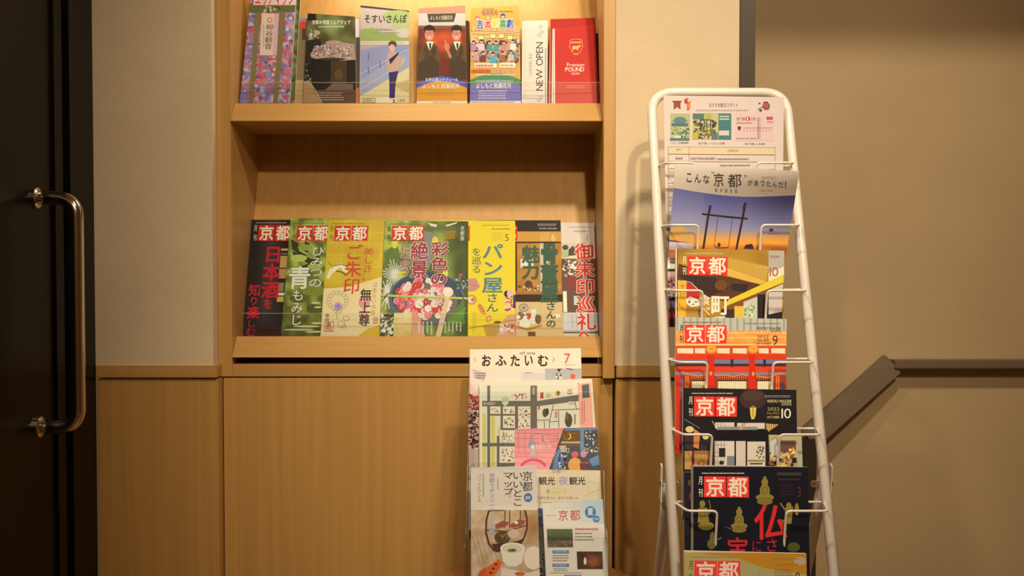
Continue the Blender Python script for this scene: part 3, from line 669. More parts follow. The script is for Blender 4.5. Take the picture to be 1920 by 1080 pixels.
for P in ([(545, 448), (560, 456), (560, 470), (575, 478), (574, 484), (548, 468)], [(572, 452), (580, 456), (577, 474), (569, 470)], [(548, 470), (585, 486), (598, 478), (600, 483), (578, 494), (550, 478)], [(560, 500), (600, 488), (600, 493), (568, 508)]): s.poly(P, (62, 52, 26))
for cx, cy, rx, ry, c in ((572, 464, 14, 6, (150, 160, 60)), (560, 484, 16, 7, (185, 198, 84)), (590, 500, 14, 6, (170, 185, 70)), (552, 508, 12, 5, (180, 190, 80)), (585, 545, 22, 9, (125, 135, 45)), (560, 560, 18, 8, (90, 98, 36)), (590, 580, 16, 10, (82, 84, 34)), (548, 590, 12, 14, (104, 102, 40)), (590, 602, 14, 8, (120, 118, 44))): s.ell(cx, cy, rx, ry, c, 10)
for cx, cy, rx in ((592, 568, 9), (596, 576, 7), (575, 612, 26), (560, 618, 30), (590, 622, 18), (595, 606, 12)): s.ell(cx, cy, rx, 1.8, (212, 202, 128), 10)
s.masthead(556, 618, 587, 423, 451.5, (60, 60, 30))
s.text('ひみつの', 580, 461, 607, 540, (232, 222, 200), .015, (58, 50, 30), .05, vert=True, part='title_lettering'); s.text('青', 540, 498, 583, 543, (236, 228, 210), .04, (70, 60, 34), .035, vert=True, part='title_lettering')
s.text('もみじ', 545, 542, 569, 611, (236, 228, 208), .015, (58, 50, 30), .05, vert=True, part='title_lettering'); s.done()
s = lo_('yellow magazine with a crane and ink calligraphy on the lower shelf', [(616, 411), (772, 413), (766, 640), (600, 640)], 2, sh=-.07, base=(214, 174, 34))
s.field(600, 411, 725, 640, 12, 16, lambda x, y: mix((205, 162, 34), (222, 186, 44), ns(x, y, 30, 2) + .5))
for y in (435, 456, 478, 500): s.line([(610, y), (722, y + 1)], .7, (232, 200, 80))
for x in (640, 664, 690, 712): s.line([(x + 6, 411), (x - 4, 540)], .7, (232, 200, 80))
s.poly([(607, 541), (655, 538), (680, 530), (716, 519), (712, 612), (690, 616), (670, 631), (601, 632)], (240, 212, 140)); s.poly([(601, 626), (668, 627), (664, 634), (600, 634)], (236, 205, 150))
s.poly([(612, 520), (618, 505), (634, 496), (646, 500), (634, 504), (622, 514), (616, 524)], (238, 228, 205)); s.poly([(626, 498), (640, 494), (650, 500), (652, 512), (642, 508), (640, 501)], (240, 230, 208)); s.line([(630, 508), (640, 510), (650, 516)], 1.8, (50, 45, 35)); s.line([(626, 498), (640, 496), (650, 499)], 1.2, (50, 45, 35)); s.line([(616, 492), (624, 500)], 1, (60, 50, 35))
s.text('ご朱印', 645, 457, 678, 552, (214, 62, 48), .025, vert=True, part='title_lettering'); s.text('美しき、', 680, 464, 700, 527, (214, 72, 54), .015, vert=True, part='title_lettering'); s.small(699, 467, 712, 490, 3, (220, 130, 40), 4, vert=True, fill=.4)
for k in range(15):
    a = 2 * math.pi * k / 15; s.ring(633 + 17 * math.cos(a), 564 + 17 * math.sin(a) * .9, 4, 3.4, .6, ((110, 90, 60), (170, 120, 50), (110, 120, 80))[k % 3], 8)
s.ell(634, 574, 6.5, 6.5, (190, 160, 190)); 
for k in range(12): s.line([(634, 574), (634 + 9 * math.cos(k * .52), 574 + 9 * math.sin(k * .52))], .7, (150, 115, 165))
s.line([(632, 584), (632, 599)], .8, (100, 80, 50))
for x, y, r in ((629, 583, 3.5), (637, 583, 3.5), (649, 597, 5.5), (640, 608, 7), (645, 612, 4)): s.ring(x, y, r, r * .9, .7, (110, 88, 55), 12)
s.ell(683, 567, 11, 12, (232, 150, 130)); s.ell(681, 590, 8, 9, (238, 165, 130)); s.text('無上尊', 673, 541, 696, 612, (34, 28, 26), .025, vert=True)
s.frame(608, 603, 626, 622, 1.1, (205, 75, 55)); s.text('本', 610, 603, 622, 613, (70, 50, 40), .02, vert=True); s.text('院', 610, 611, 623, 621, (190, 70, 50), .02, vert=True); s.text('奉拝', 609, 588, 618, 604, (60, 50, 40), .0, vert=True)
s.text('はあらい作帳', 697, 528, 706, 592, (170, 140, 50), 0, vert=True); s.frame(700, 595, 708, 607, 1, (215, 70, 50)); s.text('古', 701, 596, 707, 606, (215, 70, 50), .03, vert=True)
s.poly([(684, 622), (716, 606), (716, 636), (670, 636)], (220, 180, 40)); s.masthead(627, 690, 658.5, 423.5, 451.5, (110, 80, 30)); s.done()
s = lo_('green magazine showing a blue bowl of pink and white flowers', [(722, 413), (878, 415), (877, 640), (711, 640)], 3, sh=-.03, base=(120, 130, 55))
def f(x, y):
    c = mix((88, 104, 40), (150, 160, 66), ns(x, y, 24, 9) * 1.6 + .5)
    if x > 838: c = mix(c, (52, 66, 26), max(0, min(1, (x - 838) / 20)) * .75)
    if x < 765 and y < 470: c = mix(c, (196, 200, 70), .5 + ns(x, y, 9, 3))
    return c
s.field(708, 413, 880, 640, 40, 52, f)
s.poly([(724, 470), (745, 455), (752, 500), (730, 520), (722, 500)], (98, 116, 46)); s.poly([(790, 430), (822, 440), (806, 500), (786, 500)], (128, 132, 112)); s.poly([(778, 455), (790, 500), (770, 500)], (120, 128, 100))
s.poly([(802, 418), (820, 421), (818, 426), (808, 424)], (230, 205, 180)); s.poly([(835, 422), (858, 416), (856, 419), (838, 425)], (230, 205, 180)); s.ell(816, 452, 6, 9, (232, 200, 40)); s.ell(740, 457, 6, 9, (214, 210, 60)); s.ell(835, 512, 5, 10, (220, 215, 70))
for k in range(26):
    a = 2 * math.pi * k / 26; r = 24 + 6 * math.sin(k * 5); s.line([(741, 514), (741 + r * math.cos(a) * .95, 514 + r * math.sin(a))], 1.6, (222, 210, 180))
for k in range(26):
    a = 2 * math.pi * k / 26 + .1; r = 18 + 6 * math.sin(k * 3); s.line([(726, 552), (726 + r * math.cos(a) * .7, 552 + r * math.sin(a) * 1.3)], 1.6, (226, 214, 184))
for k in range(14): s.line([(752, 508), (752 + 14 * math.cos(k * .25 - 1), 508 + 14 * math.sin(k * .25 - 1))], 1.6, (205, 200, 50))
s.ell(800, 560, 72, 50, (88, 102, 108), 30); s.ell(800, 556, 66, 46, (58, 74, 84), 30); s.poly([(838, 598), (870, 560), (872, 610), (840, 615)], (95, 118, 48)); s.ell(800, 566, 58, 38, (120, 100, 84), 24)
g = random.Random(5)
for k in range(120):
    a = g.uniform(0, 6.28); r = math.sqrt(g.random()); x, y = 794 + 50 * r * math.cos(a), 563 + 39 * r * math.sin(a)
    s.flower(x, y, g.uniform(5, 8), g.choice([(226, 110, 110), (238, 150, 140), (244, 205, 185), (242, 222, 200), (208, 62, 50), (232, 128, 122), (240, 170, 160)]), g.choice([(240, 190, 80), (230, 60, 40), (245, 210, 120)]), 6)
s.ell(865, 518, 9, 12, (62, 84, 64)); s.ell(864, 516, 3.4, 3, (220, 70, 40)); s.blobs(852, 520, 878, 545, [(52, 70, 40), (110, 125, 100), (170, 170, 150)], 30, 1.5, 3, 4)
s.line([(712, 554), (780, 557), (878, 560)], 4.2, (170, 185, 62)); s.line([(712, 553), (878, 559)], .9, (222, 225, 120)); s.line([(720, 560), (728, 550)], 1.8, (40, 36, 22)); s.line([(864, 552), (870, 562)], 1.6, (40, 36, 22))
s.poly([(835, 556), (844, 557), (826, 634), (816, 634)], (226, 190, 130)); s.ell(840, 548, 10, 9.5, (240, 215, 175)); s.ell(838, 544, 7, 5, (246, 225, 190))
s.poly([(838, 600), (874, 575), (868, 600), (850, 612)], (100, 140, 52)); s.blobs(712, 585, 742, 606, [(60, 52, 36), (225, 205, 170), (110, 98, 66)], 60, 1.3, 2.8, 3); s.blobs(712, 602, 745, 634, [(232, 222, 205), (120, 112, 84), (70, 60, 44), (240, 230, 214)], 60, 2, 5, 7)
s.field(738, 587, 772, 634, 6, 8, lambda x, y: mix((240, 215, 140), (214, 176, 84), (y - 587) / 50 + ns(x, y, 9) * .4)); s.poly([(772, 588), (786, 592), (798, 634), (772, 634)], (222, 160, 112))
s.small(783, 604, 814, 628, 4, (235, 225, 210), 6, vert=True, fill=.35); s.small(832, 604, 868, 625, 5, (235, 225, 210), 9, vert=True, fill=.35)
s.text('彩色の', 807, 453, 841, 537, (160, 38, 58), .04, (238, 215, 200), .05, vert=True, part='title_lettering'); s.text('絶景', 769, 453, 804, 522, (160, 38, 58), .04, (238, 215, 200), .05, vert=True, part='title_lettering'); s.text('に出会う', 750, 457, 770, 516, (150, 50, 50), .02, (232, 215, 185), .05, vert=True, part='title_lettering')
s.small(836, 434, 856, 449, 4, (215, 150, 40), 3); s.text('京都旅', 863, 424, 871, 452, (225, 215, 190), .02, vert=True); s.masthead(734.5, 795.5, 765, 424, 451.5, (60, 70, 30)); s.done()
s = lo_('bright yellow bakery magazine with a teal vertical title', [(806, 413), (966, 414), (966.5, 640), (803, 640)], 2, base=(240, 206, 40))
s.text('パン屋', 903, 456, 944, 550, (82, 128, 118), .04, vert=True, part='title_lettering'); s.text('さん', 911, 549, 935, 586, (62, 108, 98), .03, vert=True, part='title_lettering'); s.text('を巡る', 884, 464, 903, 513, (78, 106, 82), .015, vert=True, part='title_lettering')
s.text('5', 947, 439, 955, 452, (92, 92, 50)); s.small(905, 421, 957, 424, 1, (140, 125, 50), 4); s.small(922, 427, 957, 432, 1, (150, 132, 50), 8); s.small(922, 436, 944, 452, 4, (205, 180, 60), 3)
s.masthead(818, 881, 850, 423.5, 451.5, (110, 90, 30))
s.poly([(878, 522), (893, 522), (900, 538), (890, 546), (878, 547)], (205, 140, 112)); s.line([(878, 532), (898, 537)], .8, (150, 90, 60)); s.ell(884, 562, 10, 10, (214, 150, 70)); s.ell(883, 562, 6, 6, (240, 205, 150)); s.ell(886, 562, 3, 3, (180, 110, 60)); s.ell(903, 580, 5, 12, (222, 140, 58), rot=-30)
for k in range(4): s.line([(898 + k * 3.2, 573 + k * 5), (903 + k * 3, 573 + k * 5)], 1, (160, 80, 30))
s.ell(916, 598, 5, 7, (225, 140, 66), rot=25); s.ell(916, 598, 2.5, 4, (240, 190, 110), rot=25); s.small(886, 585, 893, 625, 2, (190, 150, 50), 3, vert=True, fill=.4)
s.poly([(905, 610), (967, 600), (967, 636), (914, 636)], (196, 150, 56)); s.poly([(930, 634), (938, 610), (950, 592), (966, 588), (967, 636)], (220, 160, 110)); s.blobs(936, 605, 966, 630, [(210, 70, 60), (235, 190, 170), (200, 140, 90), (240, 220, 200)], 30, 2, 4.5, 3); s.line([(878, 616), (930, 606), (966, 600)], 1, (140, 100, 40)); s.ell(933, 604, 7, 2, (90, 62, 30))
s.ell(950, 551, 5, 6, (50, 34, 30)); s.ell(957, 551, 6.5, 9, (232, 180, 160)); s.blobs(944, 555, 966, 586, [(200, 50, 40), (240, 215, 200), (225, 180, 170), (210, 90, 80)], 50, 1.5, 3, 8); s.rect(962, 553, 967, 578, (50, 52, 84)); s.done()
s = lo_('brown antique shop magazine with a dark green vertical title', [(893, 413), (1051, 413), (1056, 640), (897, 640)], 1, sh=.01, base=(186, 126, 52))
s.rect(890, 413, 1056, 434, (30, 24, 22)); s.rect(890, 434, 1056, 453, (216, 150, 52)); s.rect(890, 453, 1058, 456, (50, 28, 14)); s.field(966, 456, 1056, 540, 10, 10, lambda x, y: mix((176, 112, 36), (202, 140, 58), ns(x, y, 20) + .5)); s.rect(966, 453, 970, 640, (60, 36, 20))
s.rect(1013, 456, 1028, 570, (205, 190, 150)); s.rect(976, 486, 1000, 502, (232, 215, 180)); s.ell(991, 533, 7, 7, (80, 58, 36)); s.rect(967, 546, 1056, 552, (176, 110, 42)); s.rect(967, 552, 1056, 566, (44, 28, 20)); s.rect(967, 566, 1058, 640, (222, 182, 112))
s.blobs(968, 534, 1012, 546, [(235, 220, 195), (60, 44, 34), (120, 80, 50)], 22, 1.4, 3, 3); s.ring(982, 577, 8, 7, 2, (120, 125, 105)); s.ring(982, 577, 4, 3.5, 1, (120, 125, 105)); s.ell(982, 577, 2, 2, (90, 60, 40))
s.blobs(968, 584, 1014, 610, [(235, 225, 205), (225, 205, 170), (90, 66, 48), (200, 70, 50), (140, 100, 50), (240, 232, 215)], 70, 2.4, 5, 6)
s.ell(984, 606, 11, 9, (238, 226, 204)); s.rect(996, 580, 1006, 606, (228, 220, 196)); s.ell(1009, 598, 6, 10, (120, 84, 40)); s.ell(1011, 585, 6, 6, (205, 185, 130)); s.line([(968, 612), (990, 618), (1016, 610)], 4, (190, 124, 40)); s.ell(1044, 592, 7, 3.5, (244, 236, 218)); s.rect(990, 622, 1004, 640, (110, 66, 30))
s.text('骨', 1013, 454, 1047, 496, (52, 88, 60), .05, (30, 40, 28), .02, vert=True, part='title_lettering'); s.text('董', 1013, 494, 1047, 533, (52, 88, 60), .05, (30, 40, 28), .02, vert=True, part='title_lettering'); s.text('屋', 1013, 530, 1048, 568, (52, 88, 60), .05, (30, 40, 28), .02, vert=True, part='title_lettering')
s.text('さんの', 1023, 566, 1043, 615, (44, 70, 48), .04, vert=True, part='title_lettering'); s.text('魅', 978, 460, 1012, 494, (60, 92, 62), .04, (80, 60, 30), .02, vert=True, part='title_lettering'); s.text('力', 978, 492, 1012, 524, (60, 92, 62), .05, (80, 60, 30), .02, vert=True, part='title_lettering')
s.text('6', 1034, 438, 1043, 452, (240, 215, 160)); s.text('MONTHLY MAGAZINE', 1011, 427, 1044, 430, (215, 200, 170)); s.small(1008, 419, 1045, 424, 2, (180, 165, 140), 3); s.small(1012, 437, 1030, 452, 4, (232, 190, 110), 4)
s.masthead(905, 970, 938, 423.5, 451.5, (220, 200, 170)); s.done()
s = lo_('beige magazine with a red and white vertical title, rightmost on the shelf', [(958, 416), (1114, 418), (1122, 640), (963, 640)], 0, (226, 192, 148), sh=.03, base=(214, 180, 142))
s.rect(1050, 455, 1120, 478, (205, 172, 130)); s.ell(1060, 464, 6, 5, (40, 66, 32)); s.rect(1053, 470, 1066, 483, (170, 160, 90)); s.poly([(1066, 468), (1075, 460), (1082, 478), (1066, 480)], (70, 46, 34)); s.rect(1053, 485, 1122, 592, (100, 58, 42)); s.blobs(1054, 486, 1082, 520, [(205, 190, 175), (50, 36, 32), (120, 80, 60), (225, 212, 198)], 110, 1, 2.6, 3)
s.poly([(1064, 526), (1078, 514), (1080, 540), (1066, 545)], (130, 42, 34)); s.rect(1056, 546, 1063, 585, (225, 210, 198)); s.rect(1076, 555, 1084, 572, (170, 190, 205)); s.rect(1100, 545, 1120, 600, (80, 50, 40)); s.rect(1055, 586, 1122, 622, (196, 178, 160)); s.rect(1056, 622, 1122, 625, (110, 70, 50)); s.rect(1056, 625, 1122, 640, (205, 175, 120))
for x in (1072, 1080): s.line([(x, 590), (x + 2, 616)], .8, (140, 100, 90))
s.text('御朱印巡礼', 1079, 456, 1116, 620, (200, 44, 36), .04, (240, 225, 212), .045, vert=True, part='title_lettering'); s.text('へ', 1082, 616, 1112, 640, (200, 44, 36), .05, (240, 225, 212), .04, vert=True, part='title_lettering'); s.text('1', 1100, 440, 1104, 452, (180, 120, 80)); s.small(1066, 424, 1108, 428, 1, (165, 135, 100), 4); s.small(1076, 432, 1106, 436, 1, (150, 110, 80), 5); s.small(1082, 440, 1096, 455, 3, (235, 215, 190), 6, vert=True); s.done()

# ------------------------------------------------------------------ papers in the clear stand
def sd(name, label, c4, yt, yb, th, white=(228, 207, 188), cat='leaflet', **k): return Sheet(name, label, c4, yt, yb, th, white, 'papers in the clear stand', cat, **k)
s = sd('magazine', 'white magazine with a red 7, rearmost and highest in the clear stand', [(881, 655), (1089, 653), (1100, 1010), (878, 1010)], -.105, -.20, .005, cat='magazine', base=(240, 216, 196))
s.field(881, 690, 1100, 860, 20, 16, lambda x, y: mix((238, 212, 192), (214, 190, 178), max(0, min(1, (y - 690) / 60)) * (0.4 + ns(x, y, 20))))
s.rect(1022, 691, 1094, 716, (182, 172, 172)); s.ell(1074, 706, 5, 5, (222, 92, 50)); s.poly([(1044, 692), (1053, 691), (1048, 698)], (30, 25, 25)); s.blobs(1041, 698, 1054, 712, [(35, 30, 30), (235, 225, 215)], 26, 1, 2, 4); s.line([(1062, 691), (1074, 693)], 1.6, (40, 30, 28))
s.rect(977, 700, 1022, 716, (214, 196, 190)); s.small(984, 698, 998, 700.5, 1, (80, 66, 60), 3); s.poly([(886, 692), (912, 700), (908, 716), (888, 708)], (205, 182, 176)); s.small(892, 698, 911, 711, 3, (110, 96, 94), 4)
s.poly([(880, 716), (899, 740), (899, 900), (878, 900)], (232, 190, 170)); s.blobs(878, 738, 899, 772, [(165, 62, 48), (120, 48, 40), (205, 150, 130)], 70, 1.4, 3.2, 4); s.blobs(878, 770, 899, 842, [(60, 34, 34), (110, 62, 58), (200, 150, 140), (40, 26, 28)], 150, 1.4, 3.2, 8); s.rect(878, 842, 899, 900, (196, 172, 156))
for i, ch in enumerate('おふたいむ'): s.text(ch, (902, 928, 956, 982, 1007)[i], 666 + (i % 2), (921, 950, 976, 1000, 1029)[i], 686 - (i % 2), (40, 32, 28), .045, part='title_lettering')
s.text('off time', 974, 659.5, 1004, 664.5, (70, 58, 50)); s.text('7', 1058, 663, 1071, 681, (214, 88, 66), .01, part='title_lettering'); s.small(1058, 683, 1078, 685.5, 1, (205, 150, 130), 3); s.line([(889, 674), (893, 670)], .8, (170, 140, 120)); s.line([(889, 674), (893, 678)], .8, (170, 140, 120)); s.line([(1036, 670), (1040, 674), (1036, 678)], .8, (120, 100, 90)); s.done()
s = sd('map', 'white illustrated street map sheet with grey roads, second from the back', [(899, 717), (1110, 710), (1128, 955), (899, 955)], -.135, -.195, .003, cat='map', base=(236, 222, 210))
rd = (112, 104, 92); s.rect(904, 722, 1083, 880, (226, 217, 208))
s.rect(1083, 718, 1085, 720, rd); s.poly([(1083, 720), (1108, 717), (1116, 880), (1091, 880)], (242, 172, 152)); s.poly([(1091, 722), (1104, 720), (1106, 745), (1092, 747)], (92, 92, 96)); s.small(1090, 752, 1098, 796, 2, (160, 70, 60), 4, vert=True, fill=.4)
for a in ((913.5, 723, 919, 880), (904, 751.5, 1007, 762), (994.5, 723, 1007, 804), (918, 776, 966, 779.5), (938.5, 760, 943, 806), (965.5, 762, 971.5, 804), (940, 802.5, 966, 806.5), (904, 830.5, 966, 837), (931.5, 817, 936.5, 880), (936, 868, 966, 875)): s.rect(*a, rd)
s.poly([(1006, 752), (1085, 740), (1085, 752), (1006, 762)], rd)
for P in ([(1038, 758), (1030, 790), (1030, 803)], [(1034, 769), (1088, 767)], [(1007, 788), (1032, 787)], [(1047, 770), (1048, 803)], [(1030, 791), (1048, 790)], [(1078, 752), (1081, 768)], [(1020, 789), (1021, 803)]): s.line(P, 1.4, (105, 98, 88))
for a in ((905, 776, 911, 830), (921, 781, 928, 830), (905, 838, 911, 878), (921, 838, 928, 878), (934, 800, 938, 816)): s.rect(*a, (222, 212, 120)); s.small(a[0], a[1], a[2], a[3], 2, (200, 185, 60), int(a[0]), vert=True)
for a in ((920, 764, 937, 775), (944, 764, 964, 775), (944, 781, 964, 800), (972, 764, 994, 802), (938, 809, 964, 829), (940, 840, 965, 866)): s.rect(*a, (238, 228, 216)); s.blobs(a[0], a[1], a[2], a[3], [(50, 42, 40), (205, 110, 90), (225, 190, 170), (190, 180, 170), (120, 90, 60), (232, 222, 210)], int((a[2] - a[0]) * (a[3] - a[1]) / 12), .8, 2, int(a[0]))
s.blobs(958, 738, 992, 750, [(60, 50, 48), (214, 90, 100), (236, 226, 214)], 26, .8, 1.8, 5); s.rect(972, 738, 986, 740, (220, 110, 120)); s.rect(1013, 736, 1019, 747, (200, 70, 70)); s.ell(1028, 741, 5, 4, (196, 196, 110)); s.ell(1046, 737, 4.5, 5, (190, 150, 60)); s.ell(1047, 737, 1.5, 3, (60, 40, 30)); s.rect(1064, 730, 1073, 739, (205, 100, 110)); s.small(1065, 731, 1073, 738, 2, (245, 235, 225), 3)
s.poly([(940, 745), (948, 741), (956, 746), (952, 758), (947, 762), (942, 757)], (205, 210, 170)); s.small(943, 747, 953, 754, 2, (140, 140, 100), 3); s.ring(948, 823, 7, 8, 1.2, (150, 180, 140)); s.text('東大路通り', 906, 754, 930, 759.5, (232, 226, 214)); s.text('祇園', 998, 726, 1003, 740, (235, 228, 215), vert=True)
s.ell(1022, 774, 5, 8, (96, 76, 62)); s.ell(1026, 772, 3, 7, (70, 56, 48)); s.ell(1066, 788, 7, 13, (92, 76, 52)); s.ell(1063, 780, 3, 8, (120, 100, 66)); s.rect(1077, 777, 1079, 795, (110, 100, 92)); s.rect(1066, 753, 1078, 758, (232, 222, 214)); s.small(1067, 754, 1078, 758, 1, (190, 70, 70), 4)
s.rect(1009, 761, 1012, 768, (215, 70, 60)); s.rect(1040, 772, 1045, 783, (222, 130, 130)); s.done()
s = sd('leaflet', 'leaflet split into a pink half and a dark blue night half', [(965, 804), (1120, 801), (1128, 962), (965, 962)], -.160, -.203, .003, base=(238, 156, 154))
pk = (206, 78, 92)
for y in (812, 822, 838, 848, 857): s.line([(965, y), (1060, y + 1)], .7, pk)
for k in range(30): s.line([(967 + k * 3.2, 803), (967 + k * 3.2, 808)], .8, pk)
for k in range(14): s.line([(967 + k * 3, 849), (967 + k * 3, 857)], .7, pk)
for x in (972, 984, 996, 1046): s.line([(x, 808), (x, 850)], .7, pk)
s.ring(1030, 822, 16, 7, .7, pk); s.ring(1008, 822, 12, 9, .7, pk); s.ell(997, 833, 6, 8, (150, 160, 180)); s.ell(999, 838, 3.5, 4.5, (240, 228, 214)); s.rect(994, 842, 1003, 856, (190, 176, 172)); s.ring(1000, 880, 24, 18, 5, (222, 84, 110), 16, 200, 340)
for k, (x, y) in enumerate(((1012, 820), (1020, 817), (1026, 824))): s.line([(x, y), (x + 3, y + 12)], 1, (245, 225, 215))
s.text('京都の一日', 1004, 834, 1034, 842, (248, 232, 222), .02); s.poly([(1058, 802), (1130, 800), (1130, 962), (1028, 962), (1031, 878)], (78, 78, 86)); s.line([(1058, 803), (1031, 878)], 1.2, (40, 36, 40)); s.poly([(1060, 801), (1122, 800), (1122, 806), (1058, 808)], (112, 130, 158))
s.field(1054, 808, 1087, 828, 6, 5, lambda x, y: mix((86, 56, 30), (150, 108, 50), ns(x, y, 6) + .5)); s.ring(1066, 818, 4, 5, 1.8, (250, 226, 130), 12, -70, 110); s.rect(1052, 828, 1088, 831, (205, 180, 140)); s.rect(1050, 831, 1088, 836, (110, 88, 66)); s.rect(1088, 806, 1095, 845, (118, 138, 170)); s.blobs(1096, 806, 1122, 838, [(60, 60, 70), (80, 80, 90), (215, 210, 190)], 60, .8, 2, 4)
s.blobs(1095, 838, 1124, 850, [(232, 222, 205), (90, 90, 100)], 50, .8, 1.6, 5); s.frame(1049, 836, 1061, 847, 1, (235, 232, 222)); s.text('昼', 1050, 837, 1060, 846, (240, 236, 226), .02); s.frame(1062, 840, 1067, 849, .8, (230, 226, 216)); s.poly([(1040, 850), (1050, 840), (1060, 880), (1036, 880)], (100, 128, 164)); s.blobs(1044, 850, 1064, 880, [(50, 54, 70), (90, 110, 140), (220, 215, 205), (40, 42, 52)], 50, 1, 2.5, 9)
s.ell(1078, 852, 7, 6, (206, 96, 112)); s.ell(1094, 851, 6, 7, (196, 140, 160)); s.ell(1078, 872, 13, 14, (226, 160, 80)); s.ell(1096, 872, 9, 12, (110, 62, 70)); s.poly([(1104, 862), (1122, 852), (1124, 872), (1110, 874)], (104, 134, 176)); s.done()
s = sd('leaflet', 'cream leaflet with black title in the lower right of the clear stand', [(1000, 880), (1126, 882), (1133, 1104), (1004, 1104)], -.190, -.262, .003, (244, 222, 184), base=(240, 216, 164))
s.rect(1028, 880, 1064, 888, (232, 212, 168)); s.text('京都', 1035, 881, 1052, 887, (120, 100, 70)); s.text('観光', 1010, 894, 1041, 909, (38, 32, 30), .03, part='title_lettering'); s.text('夜', 1047, 893, 1065, 909, (176, 168, 190), .04, part='title_lettering'); s.text('観光', 1067, 894, 1098, 909, (38, 32, 30), .03, part='title_lettering')
s.text('の', 1024, 918, 1031, 925, (38, 32, 30), .02); s.rect(1031, 920, 1062, 925.5, (238, 218, 90)); s.text('ススメ', 1032, 914, 1064, 925, (214, 206, 196), .03); s.text('京都を昼から、夜までお楽しみ', 1008, 931, 1084, 936, (90, 78, 62)); s.small(1008, 941, 1120, 944, 1, (160, 150, 120), 4); s.line([(1098, 930), (1108, 924), (1126, 918)], 2, (226, 196, 130)); s.rect(1102, 886, 1103, 935, (230, 205, 150)); s.rect(1002, 890, 1003, 960, (190, 170, 130))
s.done()
s = sd('leaflet', 'narrow dark blue leaflet edge between the photo leaflet and the pale blue leaflet', [(1000, 953), (1060, 953), (1063, 1106), (1002, 1106)], -.218, -.268, .002, base=(96, 100, 104))
s.rect(1004, 954, 1020, 962, (70, 92, 150)); s.blobs(1004, 964, 1020, 992, [(45, 40, 44), (110, 110, 120), (60, 74, 110)], 30, 1.5, 3, 3); s.rect(1004, 990, 1022, 1050, (120, 112, 102)); s.blobs(1004, 1046, 1022, 1090, [(45, 38, 36), (150, 130, 110)], 40, 1.5, 3, 5); s.done()
s = sd('leaflet', 'white leaflet with a photo of a tea bowl, lower left in the clear stand', [(883, 877), (1006, 873), (1013, 1108), (883, 1108)], -.212, -.285, .004, (240, 216, 192), base=(232, 212, 190))
s.field(883, 956, 1012, 1130, 26, 30, lambda x, y: mix(mix((214, 184, 152), (184, 150, 110), ns(x, y, 18, 3) + .45), (160, 112, 66), max(0, 1 - math.hypot((x - 1000) / 30, (y - 985) / 40)) + .15 * (int((x + y * .6) / 9) % 2)))
for k in range(6): s.line([(884 + k * 9, 1000 + k * 3), (900 + k * 9, 1060)], .8, (150, 118, 84))
br = (84, 44, 28); s.ring(949, 985, 38, 52, 3, br, 24, 215, 325) if 0 else None
s.line([(917, 957), (912, 975), (911, 998), (917, 1020), (928, 1034)], 3.6, br); s.line([(984, 957), (988, 972), (988, 992), (982, 1010), (975, 1022)], 3.4, br); s.line([(917, 959), (925, 957), (945, 957)], 2, br)
for x in (947, 956, 976): s.line([(x, 957), (x - 1, 990)], 1.8, br)
s.poly([(928, 984), (944, 976), (955, 980), (948, 988), (930, 992)], (150, 76, 58)); s.poly([(956, 984), (972, 974), (986, 976), (980, 986), (958, 990)], (150, 76, 58)); s.ell(968, 980, 4, 3, (226, 200, 180)); s.line([(911, 994), (950, 996), (988, 985)], 2, br)
s.ell(942, 1008, 15, 13, (92, 66, 40)); s.blobs(930, 998, 954, 1012, [(150, 118, 60), (100, 72, 40), (70, 54, 34)], 30, 2, 4, 3); s.ell(963, 1001, 11, 9, (214, 176, 152)); s.poly([(922, 1020), (950, 1018), (970, 1014), (980, 1010), (976, 1028), (930, 1036)], (78, 50, 36))
s.ell(961, 1034, 23, 15, (196, 180, 154), 24); s.poly([(939, 1030), (984, 1030), (979, 1054), (968, 1062), (952, 1062), (943, 1052)], (232, 220, 194)); s.ell(961, 1028, 23, 11, (240, 230, 206), 24); s.ell(961, 1029, 19.5, 8.5, (216, 204, 172), 24); s.ell(960, 1037 - 5, 9, 3, (120, 112, 60)); s.ell(962, 1031, 4, 2, (82, 84, 42))
s.poly([(905, 1078), (918, 1060), (936, 1048), (942, 1056), (926, 1082), (905, 1100)], (222, 96, 36)); s.poly([(900, 1070), (914, 1062), (905, 1090), (890, 1090)], (205, 84, 34))
for x, y in ((930, 1058), (925, 1066), (920, 1074)): s.ell(x, y, 3, 2, (70, 40, 30))
s.ell(1000, 1046, 18, 22, (240, 214, 186)); s.poly([(940, 1064), (990, 1074), (1012, 1068), (1012, 1130), (935, 1130)], (226, 204, 184)); s.ell(975, 1076, 10, 4, (198, 98, 50))
s.text('京都', 979, 883, 999, 922, (52, 44, 42), .01, vert=True, part='title_lettering'); s.text('いいとこ', 960, 883, 981, 950, (52, 44, 42), .01, vert=True, part='title_lettering'); s.text('マップ', 942, 884, 963, 929, (52, 44, 42), .01, vert=True, part='title_lettering')
s.ell(990, 933, 8, 8.5, (74, 112, 178)); s.text('最新', 985, 930, 995, 936, (240, 236, 230), .02); s.text('無料', 953, 922, 959, 934, (206, 120, 100), 0, vert=True); s.text('京都でオンリーワンの体験を', 917, 887, 928, 1008, (106, 120, 150), 0, (226, 214, 204), .05, vert=True); s.small(932, 898, 935, 916, 1, (120, 100, 90), 3, vert=True)
s.text('パフェとアイス', 894, 888, 903, 942, (140, 124, 112), 0, vert=True); s.small(904, 888, 909, 935, 1, (170, 152, 138), 5, vert=True); s.done()
s = sd('leaflet', 'pale blue and white leaflet with a red title, frontmost in the clear stand', [(1017, 944), (1130, 936), (1141, 1110), (1025, 1110)], -.243, -.292, .004, (238, 216, 198), base=(230, 216, 206), sh=.04)
